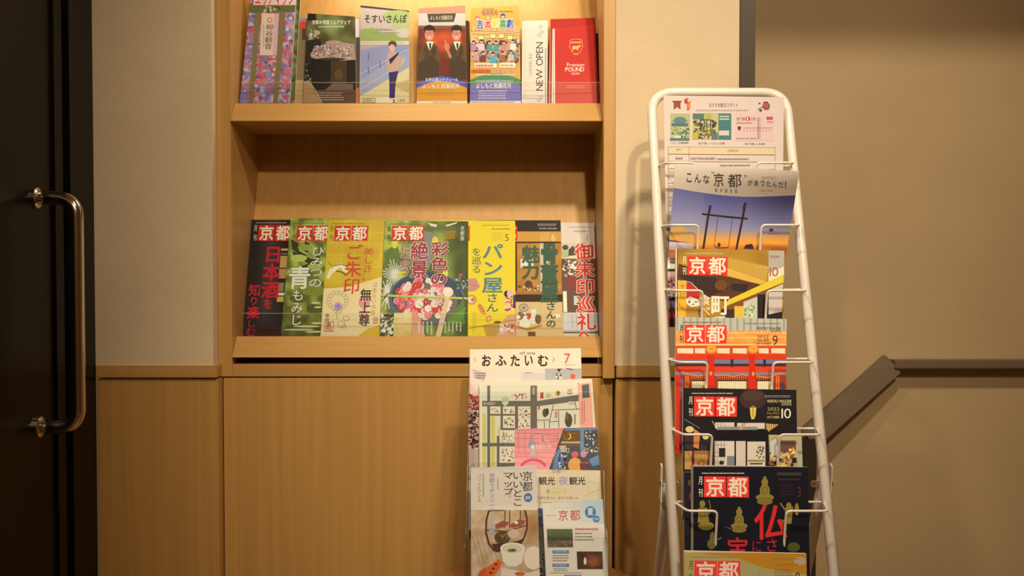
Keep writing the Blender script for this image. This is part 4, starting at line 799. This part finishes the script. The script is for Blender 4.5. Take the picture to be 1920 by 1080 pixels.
s.poly([(1090, 938), (1131, 936), (1134, 984), (1098, 975)], (186, 196, 212)); s.field(1030, 940, 1136, 980, 12, 6, lambda x, y: mix((228, 216, 208), (180, 192, 212), (x - 1050) / 80 + (950 - y) / 90))
for j in range(4):
    for k in range(26): s.ell(1034 + k * 3.8, 942 + j * 3.6, .8, .8, (176, 186, 196), 5)
for j in range(8):
    for k in range(7): s.ell(1112 + k * 3.8, 974 + j * 7, .8, .8, (205, 205, 205), 5)
s.text('京', 1046, 956, 1066, 976, (206, 82, 80), -.004, part='title_lettering'); s.text('都', 1068, 956, 1089, 976, (206, 82, 80), -.004, part='title_lettering'); s.ell(1107, 960, 10.5, 11, (60, 124, 190)); s.ell(1118, 973, 6.5, 6.5, (70, 130, 190)); s.text('夏', 1101, 953, 1113, 966, (240, 238, 232), .02); s.text('2022', 1114, 971, 1123, 975, (230, 230, 230)); s.small(1024, 965, 1044, 967.5, 1, (180, 150, 140), 3)
s.field(1026, 992, 1074, 1026, 14, 12, lambda x, y: mix((96, 112, 66), (70, 66, 60), (y - 1000) / 12 + ns(x, y, 5) * .6) if y < 1012 else mix((128, 108, 94), (70, 60, 56), ns(x, y, 6) + .3)); 
s.small(1078, 989, 1122, 995, 1, (214, 80, 100), 4, fill=.6); s.small(1078, 998, 1114, 1016, 3, (84, 80, 80), 5, fill=.3)
s.field(1082, 1034, 1130, 1067, 12, 10, lambda x, y: mix((62, 46, 40), (166, 86, 46), math.exp(-((x - 1112) / 14) ** 2 - ((y - 1052) / 12) ** 2) + ns(x, y, 6) * .4)); s.ell(1097, 1052, 2.5, 7, (240, 226, 200))
for y in (1032, 1057): s.rect(1036, y, 1067, y + 5.5, (92, 128, 184)); s.small(1040, y + 1.5, 1063, y + 4, 1, (230, 232, 236), y)
s.small(1036, 1040, 1066, 1054, 3, (110, 104, 100), 4, fill=.35); s.small(1038, 1065, 1066, 1072, 2, (110, 104, 100), 6, fill=.35); s.line([(1030, 1074), (1090, 1074)], .6, (120, 116, 112)); s.small(1058, 1076, 1090, 1090, 2, (90, 110, 160), 3); s.done()

# ------------------------------------------------------------------ papers and magazines in the white rack
def rm(label, c4, yt, yb, th, white, name='magazine', cat='magazine', **k): return Sheet(name, label, c4, SK(yt), SK(yb), th, white, 'papers and magazines in the white rack', cat, **k)
s = rm('white sightseeing notice with small cards and a table, topmost in the white rack', [(1244, 179), (1470, 182), (1466, 500), (1250, 500)], -.285, -.345, .001, (256, 232, 208), 'notice', 'paper', base=(224, 196, 180))
s.rect(1261, 189, 1278, 192, (124, 56, 48)); s.poly([(1263, 192), (1276, 192), (1276, 206), (1269.5, 201), (1263, 206)], (150, 66, 52)); s.ell(1289, 190, 6.5, 6, (190, 62, 50)); s.ell(1291, 199, 4, 6, (218, 130, 50)); s.ell(1292, 188, 3, 4, (232, 180, 160)); s.ell(1290, 205, 2.5, 2.5, (200, 80, 60))
s.ell(1436, 199, 7, 8, (190, 80, 90)); s.line([(1431, 192), (1438, 191), (1443, 198), (1440, 206)], 1.8, (70, 36, 40)); s.line([(1420, 206), (1430, 200), (1441, 206)], 1.4, (90, 60, 60)); s.ell(1424, 194, 2.2, 2, (90, 90, 90)); s.ell(1426, 207, 3, 3, (90, 80, 80))
s.text('おすすめ観光スポット', 1329, 193, 1384, 201, (84, 66, 60), .02, part='title_lettering'); s.small(1305, 205, 1407, 209, 1, (170, 130, 116), 3, fill=.7)
s.rect(1257, 213, 1294, 264, (178, 176, 120)); s.ell(1275, 226, 12, 7, (86, 122, 128)); s.poly([(1259, 226), (1291, 226), (1275, 236)], (86, 122, 128)); s.rect(1259, 231, 1290, 237, (70, 108, 110)); s.blobs(1258, 238, 1293, 262, [(50, 44, 36), (170, 170, 90), (205, 200, 120), (80, 110, 110)], 70, 1, 3, 3); s.rect(1256, 259, 1292, 264, (76, 110, 112)); s.rect(1264, 254, 1277, 259, (214, 205, 185))
s.rect(1298, 212, 1371, 262, (196, 180, 128)); s.rect(1299, 213, 1320, 224, (88, 110, 108)); s.rect(1321, 212, 1334, 224, (176, 172, 80)); s.blobs(1298, 224, 1346, 262, [(120, 104, 60), (60, 50, 36), (176, 168, 70), (196, 180, 150), (110, 80, 84)], 90, 2, 4.5, 5); s.rect(1312, 224, 1333, 246, (74, 66, 34)); s.text('地下鉄', 1314, 226, 1332, 232, (238, 228, 190), .03); s.text('バス', 1317, 232, 1332, 238, (238, 228, 190), .03); s.text('１日券', 1314, 238.5, 1332, 245, (232, 222, 120), .03)
s.rect(1347, 213, 1371, 262, (66, 118, 114)); s.small(1349, 216, 1368, 226, 2, (226, 220, 200), 4); s.rect(1348, 245, 1367, 254, (220, 196, 178)); s.rect(1334, 249, 1346, 262, (92, 112, 112)); s.rect(1298, 248, 1309, 262, (184, 176, 72))
s.rect(1379, 213, 1450, 264, (230, 186, 176)); s.text('地下鉄', 1381, 220, 1397, 227, (90, 70, 66), .02); s.ell(1402, 223, 4.5, 4.5, (200, 56, 52)); s.text('1', 1400.5, 220, 1403.5, 226, (240, 225, 215), .03); s.text('日券', 1407, 220, 1417, 227, (120, 80, 70), .02); s.rect(1437, 219, 1449, 225, (206, 72, 78)); s.small(1438, 227, 1449, 231, 1, (90, 100, 150), 3)
s.small(1381, 229, 1412, 233, 1, (110, 80, 70), 3); s.line([(1422, 220), (1422, 262)], 1.2, (110, 100, 92)); s.line([(1394, 240), (1449, 240)], 1, (206, 90, 84))
for k in range(12): s.line([(1419, 222 + k * 3.4), (1427, 222 + k * 3.4)], .7, (120, 104, 96))
for k in range(9): s.line([(1396 + k * 6, 240), (1394 + k * 6, 247)], .7, (150, 84, 80))
s.ell(1386, 241, 3, 4, (90, 70, 68)); s.ell(1386, 239, 3.4, 2, (50, 40, 40)); s.small(1380, 258, 1420, 262, 1, (140, 110, 100), 5)
s.text('バス１日乗車券', 1257, 266, 1291, 270, (120, 96, 86)); s.text('地下鉄・バス１日券', 1309, 267, 1359, 271, (120, 96, 86)); s.text('地下鉄１日券', 1396, 268, 1434, 272, (120, 96, 86))
for y in range(0, 12):
    yy = 275.5 + y * 13.6; 
    if y == 0: s.poly([(1253, 275.5), (1453, 277), (1453, 290), (1253, 288.5)], (228, 196, 150))
    s.line([(1253, yy), (1453, yy + 1.5)], .8, (140, 106, 84))
for x in (1253, 1292, 1453): s.line([(x, 275), (x, 470)], .8, (140, 106, 84))
s.text('場所', 1267, 279, 1277, 283, (110, 80, 60)); s.text('所要時間', 1364, 281, 1384, 285, (110, 80, 60)); s.text('東福寺', 1266, 295, 1280, 299.5, (110, 80, 64)); s.text('市営地下鉄烏丸線京都駅で', 1294, 295, 1343, 300, (110, 80, 64)); s.small(1345, 296, 1406, 300.5, 1, (130, 100, 84), 4, fill=.7); s.small(1350, 308, 1412, 313, 1, (130, 100, 84), 5)
for k in range(6): s.poly([(1254, 320 + k * 27), (1266, 320 + k * 27), (1266, 333 + k * 27), (1254, 333 + k * 27)], (196, 168, 140))
s.done()
s = rm('colourful leaflet strip showing at the left behind the upper magazines', [(1251, 465), (1330, 466), (1335, 613), (1254, 613)], -.352, -.372, .002, (200, 168, 140), 'leaflet', 'leaflet', base=(120, 96, 88))
for y0, y1, c in ((465, 483, (112, 96, 100)), (483, 504, (205, 178, 150)), (504, 509, (50, 34, 36)), (509, 524, (180, 130, 110)), (524, 540, (170, 96, 88)), (540, 546, (90, 50, 48)), (546, 557, (190, 160, 160)), (557, 564, (52, 38, 44)), (564, 577, (110, 90, 92)), (577, 597, (140, 44, 44)), (597, 614, (76, 26, 28))): s.rect(1250, y0, 1336, y1, c)
s.blobs(1251, 522, 1270, 562, [(225, 200, 190), (190, 90, 84), (50, 38, 40)], 34, 1.2, 2.6, 4); s.done()
def bend(u, v): return .034 * math.exp(-((v - .0) / .42) ** 2) * (.5 + .9 * max(0, u)) + .004 * math.sin(u * math.pi)
s = rm('magazine with a swing frame in a sunset sea, its top curling forward', [(1266, 307), (1499, 321), (1473, 484), (1253, 484)], -.372, -.362, .0015, (206, 176, 146), base=(205, 172, 140), bend=bend, bx=10)
Yc = lambda x: 352 + 17 * math.sin(min(1, max(0, (x - 1262) / 150)) * math.pi / 2) + (0 if x < 1420 else -(x - 1420) * .04)
def f(x, y):
    d = (y - Yc(x)) / (468 - Yc(x)); c = mix((98, 90, 134), (140, 126, 138), min(1, d * 1.6 + (0.25 if x < 1320 else 0)))
    if x > 1400: c = mix(c, (74, 62, 86), min(.7, (x - 1400) / 90) * (1 - d))
    c = mix(c, (226, 138, 46), max(0, (d - .62) / .22)); 
    if d > .9: c = mix(c, (168, 84, 42), (d - .9) / .1)
    return c
n = 34
for i in range(n):
    xa, xb = 1250 + 252 * i / n, 1250 + 252 * (i + 1) / n; s.poly([(xa, 298), (xb, 298), (xb, Yc(xb)), (xa, Yc(xa))], (205, 172, 140)); s.h -= s.st
s.h += s.st
for i in range(n):
    xa, xb = 1250 + 250 * i / n, 1250 + 250 * (i + 1) / n; s.h -= s.st
    for j in range(16):
        P = [(xa, Yc(xa) + (486 - Yc(xa)) * j / 16), (xb, Yc(xb) + (486 - Yc(xb)) * j / 16), (xb, Yc(xb) + (486 - Yc(xb)) * (j + 1) / 16), (xa, Yc(xa) + (486 - Yc(xa)) * (j + 1) / 16)]
        if j == 0: s.h += s.st
        Q = s.clip(P)
        if Q: s.add('cover_art', Q, [f(*p) for p in Q])
s.h += 2e-4
s.poly([(1255, 440), (1262, 427), (1275, 424), (1288, 432), (1300, 455), (1286, 455), (1268, 438), (1255, 448)], (190, 136, 66)); s.poly([(1253, 450), (1300, 458), (1300, 472), (1253, 468)], (190, 158, 150)); s.poly([(1253, 449), (1292, 455), (1253, 453)], (84, 60, 90))
s.line([(1332, 385), (1327, 410), (1318, 470)], 4, (58, 36, 34)); s.line([(1398, 380), (1392, 410), (1380, 470)], 4, (58, 36, 34)); s.line([(1398, 380), (1394, 392)], 5, (70, 46, 44)); s.line([(1316, 401), (1350, 405), (1402, 410)], 3, (58, 36, 34)); s.line([(1346, 406), (1339, 462)], .9, (80, 54, 46)); s.line([(1373, 409), (1366, 462)], .9, (80, 54, 46)); s.line([(1339, 461), (1346, 465), (1366, 464)], 1.4, (60, 34, 30)); s.ell(1348, 459, 3, 4, (70, 36, 30))
s.poly([(1394, 466), (1398, 459), (1410, 457), (1414, 467)], (52, 36, 40)); s.ell(1446, 431, 4, 3, (56, 50, 60)); s.rect(1440, 437, 1462, 438.5, (150, 120, 110))
for i, ch in enumerate('こんな'): s.text(ch, 1285 + i * 16, 325 + i * 1.4, 1299 + i * 16, 341 + i * 1.2, (62, 50, 44), .01, part='title_lettering')
s.text('京', 1337, 324, 1358, 349, (62, 50, 44), -.004, part='title_lettering'); s.text('都', 1364, 326, 1391, 351, (62, 50, 44), -.004, part='title_lettering'); s.line([(1334, 322), (1336, 325)], 1, (62, 50, 44)); s.line([(1337, 322), (1339, 325)], 1, (62, 50, 44)); s.line([(1396, 328), (1397, 331)], 1, (62, 50, 44)); s.line([(1399, 328), (1400, 331)], 1, (62, 50, 44))
for i, ch in enumerate('があったんだ'): s.text(ch, 1401 + i * 11.6, 337 + i * .8, 1411.5 + i * 11.6, 347.5 + i * .8, (62, 50, 44), .01, part='title_lettering')
s.text('!', 1472, 340, 1475, 352, (62, 50, 44), .02)
for i, ch in enumerate('Kyoto'): s.text(ch, 1341 + i * 9.2, 353 + i * .5, 1346 + i * 9.2, 359.5 + i * .5, (80, 66, 56))
s.small(1428, 330, 1456, 334, 1, (190, 130, 96), 3); s.small(1424, 355, 1452, 359, 1, (190, 140, 80), 5); s.done()
s = rm('gold and brown magazine numbered 10, third from the top in the white rack', [(1267, 466), (1471, 470), (1467, 706), (1267, 706)], -.398, -.424, .007, (212, 184, 156), base=(120, 78, 26))
s.field(1267, 466, 1471, 600, 24, 16, lambda x, y: mix((134, 92, 28), (176, 122, 36), ns(x, y, 40, 3) + .55))
s.poly([(1366, 483), (1441, 500), (1436, 530), (1420, 531), (1366, 510)], (186, 134, 48)); s.poly([(1364, 503), (1438, 528), (1424, 534), (1362, 516)], (206, 152, 60)); s.poly([(1272, 494), (1290, 500), (1345, 514), (1425, 533), (1430, 545), (1366, 566), (1330, 560), (1290, 530), (1270, 524)], (84, 46, 24)); s.poly([(1272, 515), (1340, 520), (1370, 540), (1330, 556), (1300, 540)], (52, 32, 28)); s.poly([(1370, 532), (1405, 532), (1398, 548), (1372, 545)], (44, 30, 32)); s.ell(1352, 535, 12, 10, (104, 58, 26))
s.rect(1441, 470, 1470, 530, (168, 146, 124)); s.poly([(1441, 512), (1470, 500), (1470, 515), (1441, 530)], (216, 188, 150)); s.poly([(1366, 562), (1468, 515), (1468, 532), (1366, 576), (1352, 582)], (206, 172, 40)); s.poly([(1366, 572), (1468, 530), (1468, 540), (1352, 590), (1352, 580)], (120, 66, 30)); s.poly([(1440, 545), (1468, 532), (1466, 600), (1440, 600)], (190, 164, 140)); s.rect(1420, 552, 1441, 600, (36, 26, 30)); s.poly([(1394, 566), (1420, 556), (1420, 600), (1394, 600)], (186, 168, 140)); s.blobs(1394, 568, 1418, 598, [(110, 130, 60), (160, 170, 110), (205, 190, 160)], 30, 1.4, 3, 4)
s.rect(1377, 574, 1394, 600, (206, 160, 56)); s.rect(1352, 580, 1377, 600, (56, 38, 28)); s.poly([(1440, 590), (1467, 584), (1467, 600), (1440, 600)], (34, 26, 30)); s.poly([(1287, 531), (1300, 533), (1311, 545), (1313, 566), (1287, 566)], (176, 38, 34)); s.line([(1280, 526), (1296, 530), (1312, 546)], 1, (225, 190, 150)); s.rect(1271, 526, 1287, 600, (216, 150, 44)); s.text('大村', 1274, 530, 1285, 562, (120, 100, 36), 0, vert=True); s.poly([(1286, 560), (1294, 556), (1312, 562), (1314, 576), (1300, 578), (1288, 570)], (222, 205, 180)); s.blobs(1288, 562, 1313, 575, [(50, 40, 36), (230, 215, 190)], 20, 1, 2, 4); s.poly([(1286, 578), (1316, 572), (1316, 600), (1286, 600)], (168, 118, 50))
s.text('町', 1332, 551, 1368, 592, (238, 226, 208), .04, vert=True, part='title_lettering'); s.text('食べ', 1310, 552, 1333, 594, (232, 216, 192), .02, vert=True, part='title_lettering'); s.text('で', 1338, 590, 1362, 612, (238, 226, 208), .04, vert=True, part='title_lettering')
s.text('10', 1443, 501, 1461, 518, (150, 84, 62), .0, (214, 186, 160), .0); s.text('2021', 1417, 499, 1439, 505, (196, 156, 80)); s.text('No.840', 1417, 507, 1439, 512, (190, 150, 70)); s.text('OCTOBER', 1417, 513, 1439, 518, (190, 150, 70)); s.small(1444, 479, 1461, 484, 2, (90, 80, 72), 4); s.rect(1267, 466, 1269, 706, (232, 215, 195)); s.rect(1269, 466, 1270.5, 706, (60, 40, 24)); s.masthead(1289, 1364, 1326, 480.5, 515.5, (236, 220, 190), tilt=.012); s.done()
s = rm('orange shrine magazine numbered 9 in the white rack', [(1267, 594), (1475, 598), (1473, 850), (1266, 850)], -.434, -.462, .007, (207, 177, 148), base=(198, 46, 22))
s.rect(1266, 594, 1476, 622, (176, 158, 132))
for k in range(17): s.line([(1270 + k * 12.5, 594), (1270 + k * 12.5, 620)], 4, (150, 134, 110))
s.field(1266, 620, 1476, 650, 24, 5, lambda x, y: mix((212, 120, 52), (224, 148, 72), ns(x, y, 9) + .5))
for j, y in enumerate((625, 634)):
    for k in range(20): s.poly([(1364 + k * 6 + j * 2, y), (1367 + k * 6 + j * 2, y - 3), (1370 + k * 6 + j * 2, y)], (232, 180, 90))
s.rect(1266, 645, 1476, 648, (230, 170, 90)); s.rect(1266, 648, 1476, 665, (200, 62, 28))
for a, b in ((1270, 1300), (1303, 1322), (1345, 1368), (1374, 1400), (1423, 1441), (1446, 1472)): s.poly([(a, 653), (b, 653), (b, 663), (a, 662)], (222, 186, 140))
for x in (1334, 1412): s.ell(x, 655, 11, 8, (214, 120, 40)); s.ring(x, 654, 6, 4, 1.2, (240, 180, 80))
s.rect(1266, 665, 1476, 673, (206, 48, 20)); s.rect(1266, 674, 1476, 688, (110, 100, 118)); s.rect(1266, 682, 1476, 687, (64, 34, 34)); s.rect(1266, 687, 1476, 698, (210, 52, 24)); s.rect(1266, 698, 1476, 704, (120, 106, 118)); s.rect(1266, 703, 1476, 740, (150, 46, 28))
for x in (1372, 1433): s.rect(x - 2, 674, x + 3, 688, (44, 30, 40))
for a, b in ((1295, 1326), (1344, 1400), (1418, 1450)):
    s.rect(a, 710, b, 716, (60, 34, 26)); s.rect(a + 2, 715, b - 1, 735, (214, 190, 140))
    for k in range(int((b - a) / 4)): s.line([(a + 3 + k * 4, 716), (a + 3 + k * 4, 735)], .8, (160, 130, 84)); s.line([(a + 2 + k * 4, 703), (a + 2 + k * 4, 713)], .8, (222, 120, 50))
s.rect(1326, 665, 1339, 740, (196, 34, 18)); s.rect(1404, 665, 1416, 740, (196, 34, 18)); s.ell(1333, 700, 2.4, 4, (226, 130, 44)); s.ell(1412, 701, 2.4, 4, (226, 130, 44))
for P in ([(1278, 697), (1290, 702), (1310, 705), (1326, 702)], [(1340, 704), (1358, 703), (1375, 706), (1390, 702), (1404, 705)], [(1418, 705), (1440, 708), (1456, 702), (1468, 700)]): s.line(P, 1.8, (226, 120, 40))
for x in (1286, 1290, 1456, 1460): s.line([(x, 704), (x, 735)], 2.2, (222, 104, 34))
s.rect(1266, 703, 1276, 850, (190, 40, 26)); s.rect(1276, 712, 1281, 850, (96, 84, 92)); s.rect(1464, 716, 1470, 850, (70, 60, 84))
s.text('9', 1448, 629, 1460, 647, (100, 44, 36)); s.text('MONTHLY MAGAZINE', 1419, 613, 1464, 618, (84, 62, 54), .02); s.text('KYOTO', 1446, 619, 1464, 623, (84, 62, 54), .02); s.small(1396, 605, 1464, 608, 1, (110, 90, 76), 3); s.text('2022', 1420, 628, 1442, 633, (130, 66, 40)); s.text('No.851', 1420, 635, 1442, 640, (130, 66, 40)); s.text('SEPTEMBER', 1418, 642, 1446, 646, (130, 66, 40)); s.masthead(1284, 1362, 1322.5, 609, 643, (60, 40, 34), tilt=.01); s.done()
s = rm('pale card edge with red strip showing behind the lantern magazine', [(1440, 812), (1503, 814), (1506, 905), (1440, 905)], -.449, -.460, .002, (180, 148, 114), 'leaflet', 'leaflet', base=(160, 140, 98)); s.done()
s = rm('black magazine numbered 10 with a glowing lantern and lit windows', [(1281, 727), (1493, 731), (1498, 975), (1280, 975)], -.470, -.500, .008, (200, 168, 136), base=(24, 18, 18))
s.ell(1412, 748, 26, 20, (56, 34, 28)); s.ell(1412, 742, 20, 10, (70, 44, 34)); s.poly([(1406, 764), (1418, 764), (1417, 778), (1414, 786), (1409, 786), (1407, 778)], (204, 158, 62)); s.line([(1412, 764), (1412, 782)], 1.2, (110, 70, 30)); s.rect(1409, 760, 1415, 764, (120, 84, 34))
wn = (196, 164, 132)
s.rect(1341, 792, 1377, 803, wn); s.rect(1382, 793, 1434, 804, wn); s.rect(1346, 800, 1420, 806, (130, 112, 96)); s.poly([(1382, 813), (1392, 793), (1400, 793), (1386, 813)], (176, 130, 96)); s.poly([(1436, 794), (1460, 796), (1437, 812)], (196, 150, 70))
for k in range(6): s.line([(1438 + k * 4, 795), (1438 + k * 4, 810 - k * 2)], 1.2, (70, 44, 22))
s.line([(1335, 789), (1350, 814)], 1, (190, 170, 150)); s.line([(1283, 786), (1312, 803)], .8, (150, 130, 110)); s.poly([(1340, 806), (1440, 806), (1442, 826), (1340, 826)], (16, 12, 14))
s.rect(1340, 827, 1377, 880, wn); s.rect(1380, 827, 1398, 880, (190, 158, 128)); s.rect(1401, 828, 1435, 880, (194, 162, 132)); s.rect(1348, 840, 1360, 857, (30, 20, 22)); s.rect(1363, 855, 1377, 880, (110, 106, 94)); s.rect(1349, 864, 1357, 871, (40, 24, 24)); s.rect(1402, 862, 1434, 866, (140, 112, 40)); s.rect(1406, 868, 1430, 871, (70, 56, 24)); s.blobs(1417, 832, 1434, 862, [(60, 50, 40), (90, 84, 60), (196, 164, 132)], 44, .8, 2, 4)
for x in (1342, 1346, 1352, 1358): s.line([(x, 828), (x, 868)], .7, (70, 52, 46))
for y in (834, 848, 856): s.line([(1340, y), (1360, y)], .7, (70, 52, 46))
for x in (1346, 1352, 1358): s.line([(x, 792), (x, 800)], .7, (80, 60, 50))
s.poly([(1441, 815), (1496, 816), (1496, 880), (1444, 880)], (168, 138, 90)); s.rect(1463, 826, 1492, 848, (96, 60, 46)); s.blobs(1440, 846, 1492, 880, [(200, 150, 60), (120, 60, 36), (60, 30, 26), (214, 170, 110), (160, 84, 50)], 90, 1.6, 4, 5); s.poly([(1444, 824), (1457, 820), (1458, 852), (1446, 856)], (176, 160, 140)); s.line([(1443, 826), (1456, 820), (1460, 850)], 1.6, (150, 84, 44)); s.blobs(1478, 838, 1492, 852, [(206, 100, 50), (226, 180, 80)], 16, 1.6, 3, 6); s.rect(1485, 858, 1493, 868, (40, 28, 30))
s.ell(1293, 805, 8, 6, (196, 164, 96)); s.poly([(1301, 804), (1313, 812), (1310, 842), (1300, 838)], (190, 104, 50)); s.poly([(1284, 815), (1300, 820), (1299, 844), (1283, 842)], (50, 38, 36)); s.poly([(1313, 826), (1328, 822), (1328, 858), (1312, 850)], (44, 34, 34)); s.ell(1323, 819, 6, 5, (196, 164, 96)); s.rect(1283, 845, 1330, 880, (140, 84, 40)); s.rect(1296, 845, 1301, 880, (96, 28, 24))
for k in range(5): s.line([(1286 + k * 2.6, 846), (1285 + k * 2.6, 880)], 1, (214, 160, 80))
for k in range(8): s.line([(1304 + k * 3, 852), (1304 + k * 3, 880)], 1, (214, 160, 80))
s.ring(1315, 868, 5, 6, 1.6, (150, 36, 28)); s.rect(1330, 815, 1337, 880, (50, 30, 24))
s.text('MONTHLY MAGAZINE', 1439, 749.5, 1484, 755, (190, 164, 100), .02); s.text('KYOTO', 1466, 756, 1484, 760.5, (190, 164, 100), .02); s.small(1434, 741, 1484, 746, 2, (170, 150, 120), 3, fill=.35); s.text('2022', 1439, 764, 1462, 770, (160, 140, 90)); s.text('No.852', 1438, 772, 1462, 777, (140, 110, 50)); s.text('OCTOBER', 1438, 780, 1462, 784.5, (180, 152, 90), .01); s.text('10', 1465, 766, 1485, 784.5, (214, 184, 130), .0)
s.masthead(1301, 1381.5, 1341, 743, 780.5, (205, 180, 145), tilt=.012, wc=(232, 200, 168)); s.done()
s = rm('black magazine mostly hidden behind the Buddha magazine', [(1282, 885), (1340, 886), (1345, 1050), (1283, 1050)], -.512, -.530, .003, (192, 160, 128), base=(22, 18, 22)); s.ell(1294, 905, 4, 6, (84, 60, 30)); s.ell(1295, 930, 3, 8, (90, 66, 36)); s.done()
s = rm('black magazine numbered 3 with gold Buddha figures and red title', [(1297, 872), (1515, 876), (1519, 1120), (1297, 1120)], -.520, -.552, .008, (196, 163, 130), base=(12, 12, 18))
s.rect(1297, 872, 1516, 875, (150, 116, 96)); s.rect(1297, 872, 1300, 1120, (110, 84, 60)); gd = (124, 96, 34)
def buddha(x, y, k=1.0, st=False):
    s.ell(x, y, 5.5 * k, 6.5 * k, gd); s.ell(x, y - 7 * k, 2.6 * k, 2.6 * k, gd); s.poly([(x - 8 * k, y + 24 * k), (x - 8 * k, y + 10 * k), (x - 4 * k, y + 4 * k), (x + 4 * k, y + 4 * k), (x + 8 * k, y + 10 * k), (x + 8 * k, y + 24 * k)], gd)
    s.ell(x, y + 25 * k, 15 * k, 6 * k, gd); s.ell(x, y + 32 * k, 13 * k, 5 * k, (112, 86, 30)); s.ring(x, y + 13 * k, 4.5 * k, 5 * k, .9, (64, 48, 22), 10); s.line([(x - 11 * k, y + 26 * k), (x + 11 * k, y + 26 * k)], .9, (70, 52, 24))
buddha(1434, 904, 1.15); buddha(1386, 960, 1.05); s.poly([(1357, 987), (1368, 990), (1376, 994), (1370, 992)], gd)
s.ell(1317, 945, 5.5, 7, gd); s.poly([(1310, 952), (1326, 952), (1330, 980), (1308, 980)], gd); s.ell(1324, 986, 15, 8, gd); s.line([(1329, 938), (1332, 950), (1329, 965)], 1.6, gd); s.ring(1317, 962, 5, 9, 1, (70, 54, 24))
s.ell(1479, 948, 5, 6, gd); s.poly([(1472, 952), (1487, 950), (1484, 982), (1472, 982)], gd); s.line([(1463, 943), (1472, 956), (1480, 960)], 2.4, gd); s.ell(1494, 955, 4, 12, gd); s.poly([(1464, 974), (1484, 976), (1470, 986)], gd); s.ell(1337, 1006, 6, 9, (96, 74, 30)); s.ell(1334, 1020, 8, 10, (96, 74, 30)); s.ell(1488, 1026, 12, 9, (70, 62, 22)); s.line([(1345, 1012), (1352, 1008)], 2, gd)
s.text('仏', 1413, 946, 1478, 1011, (186, 32, 28), .03, part='title_lettering'); s.text('宝', 1362, 1008, 1404, 1044, (172, 28, 28), .03, part='title_lettering'); s.text('に', 1408, 1014, 1430, 1034, (150, 24, 28), .0, part='title_lettering'); s.text('さ', 1434, 1010, 1460, 1034, (172, 28, 28), .0, part='title_lettering')
s.text('3', 1494, 913, 1503, 932, (70, 32, 34)); s.small(1457, 886, 1504, 892, 2, (110, 88, 66), 3, fill=.35); s.small(1460, 896, 1504, 902, 1, (64, 28, 34), 5); s.small(1462, 908, 1490, 930, 4, (44, 22, 28), 6)
s.masthead(1320, 1404, 1362, 893, 932, (205, 175, 140), tilt=.01, wc=(226, 190, 155)); s.done()
s = rm('yellow magazine with an orange hill, lowest in view in the white rack', [(1283, 1033), (1512, 1038), (1516, 1290), (1283, 1290)], -.580, -.612, .008, (190, 157, 122), base=(150, 120, 62))
s.poly([(1300, 1036), (1512, 1038), (1516, 1080), (1440, 1068), (1380, 1045), (1330, 1040)], (160, 98, 22)); s.poly([(1288, 1300), (1288, 1080), (1400, 1060), (1516, 1078), (1516, 1300)], (146, 122, 70)); s.rect(1283, 1033, 1513, 1036, (176, 140, 100)); s.line([(1424, 1070), (1424, 1200)], .8, (120, 90, 40)); s.ell(1500, 1052, 12, 8, (160, 120, 90))
s.masthead(1302, 1388, 1345, 1051, 1093, (60, 46, 30), tilt=.01, wc=(205, 160, 124)); s.small(1450, 1046, 1500, 1050, 1, (130, 84, 30), 4); s.small(1456, 1056, 1500, 1061, 1, (130, 84, 30), 5); s.text('8', 1491, 1073, 1501, 1092, (60, 42, 26)); s.small(1452, 1066, 1486, 1086, 4, (124, 84, 30), 6); s.done()
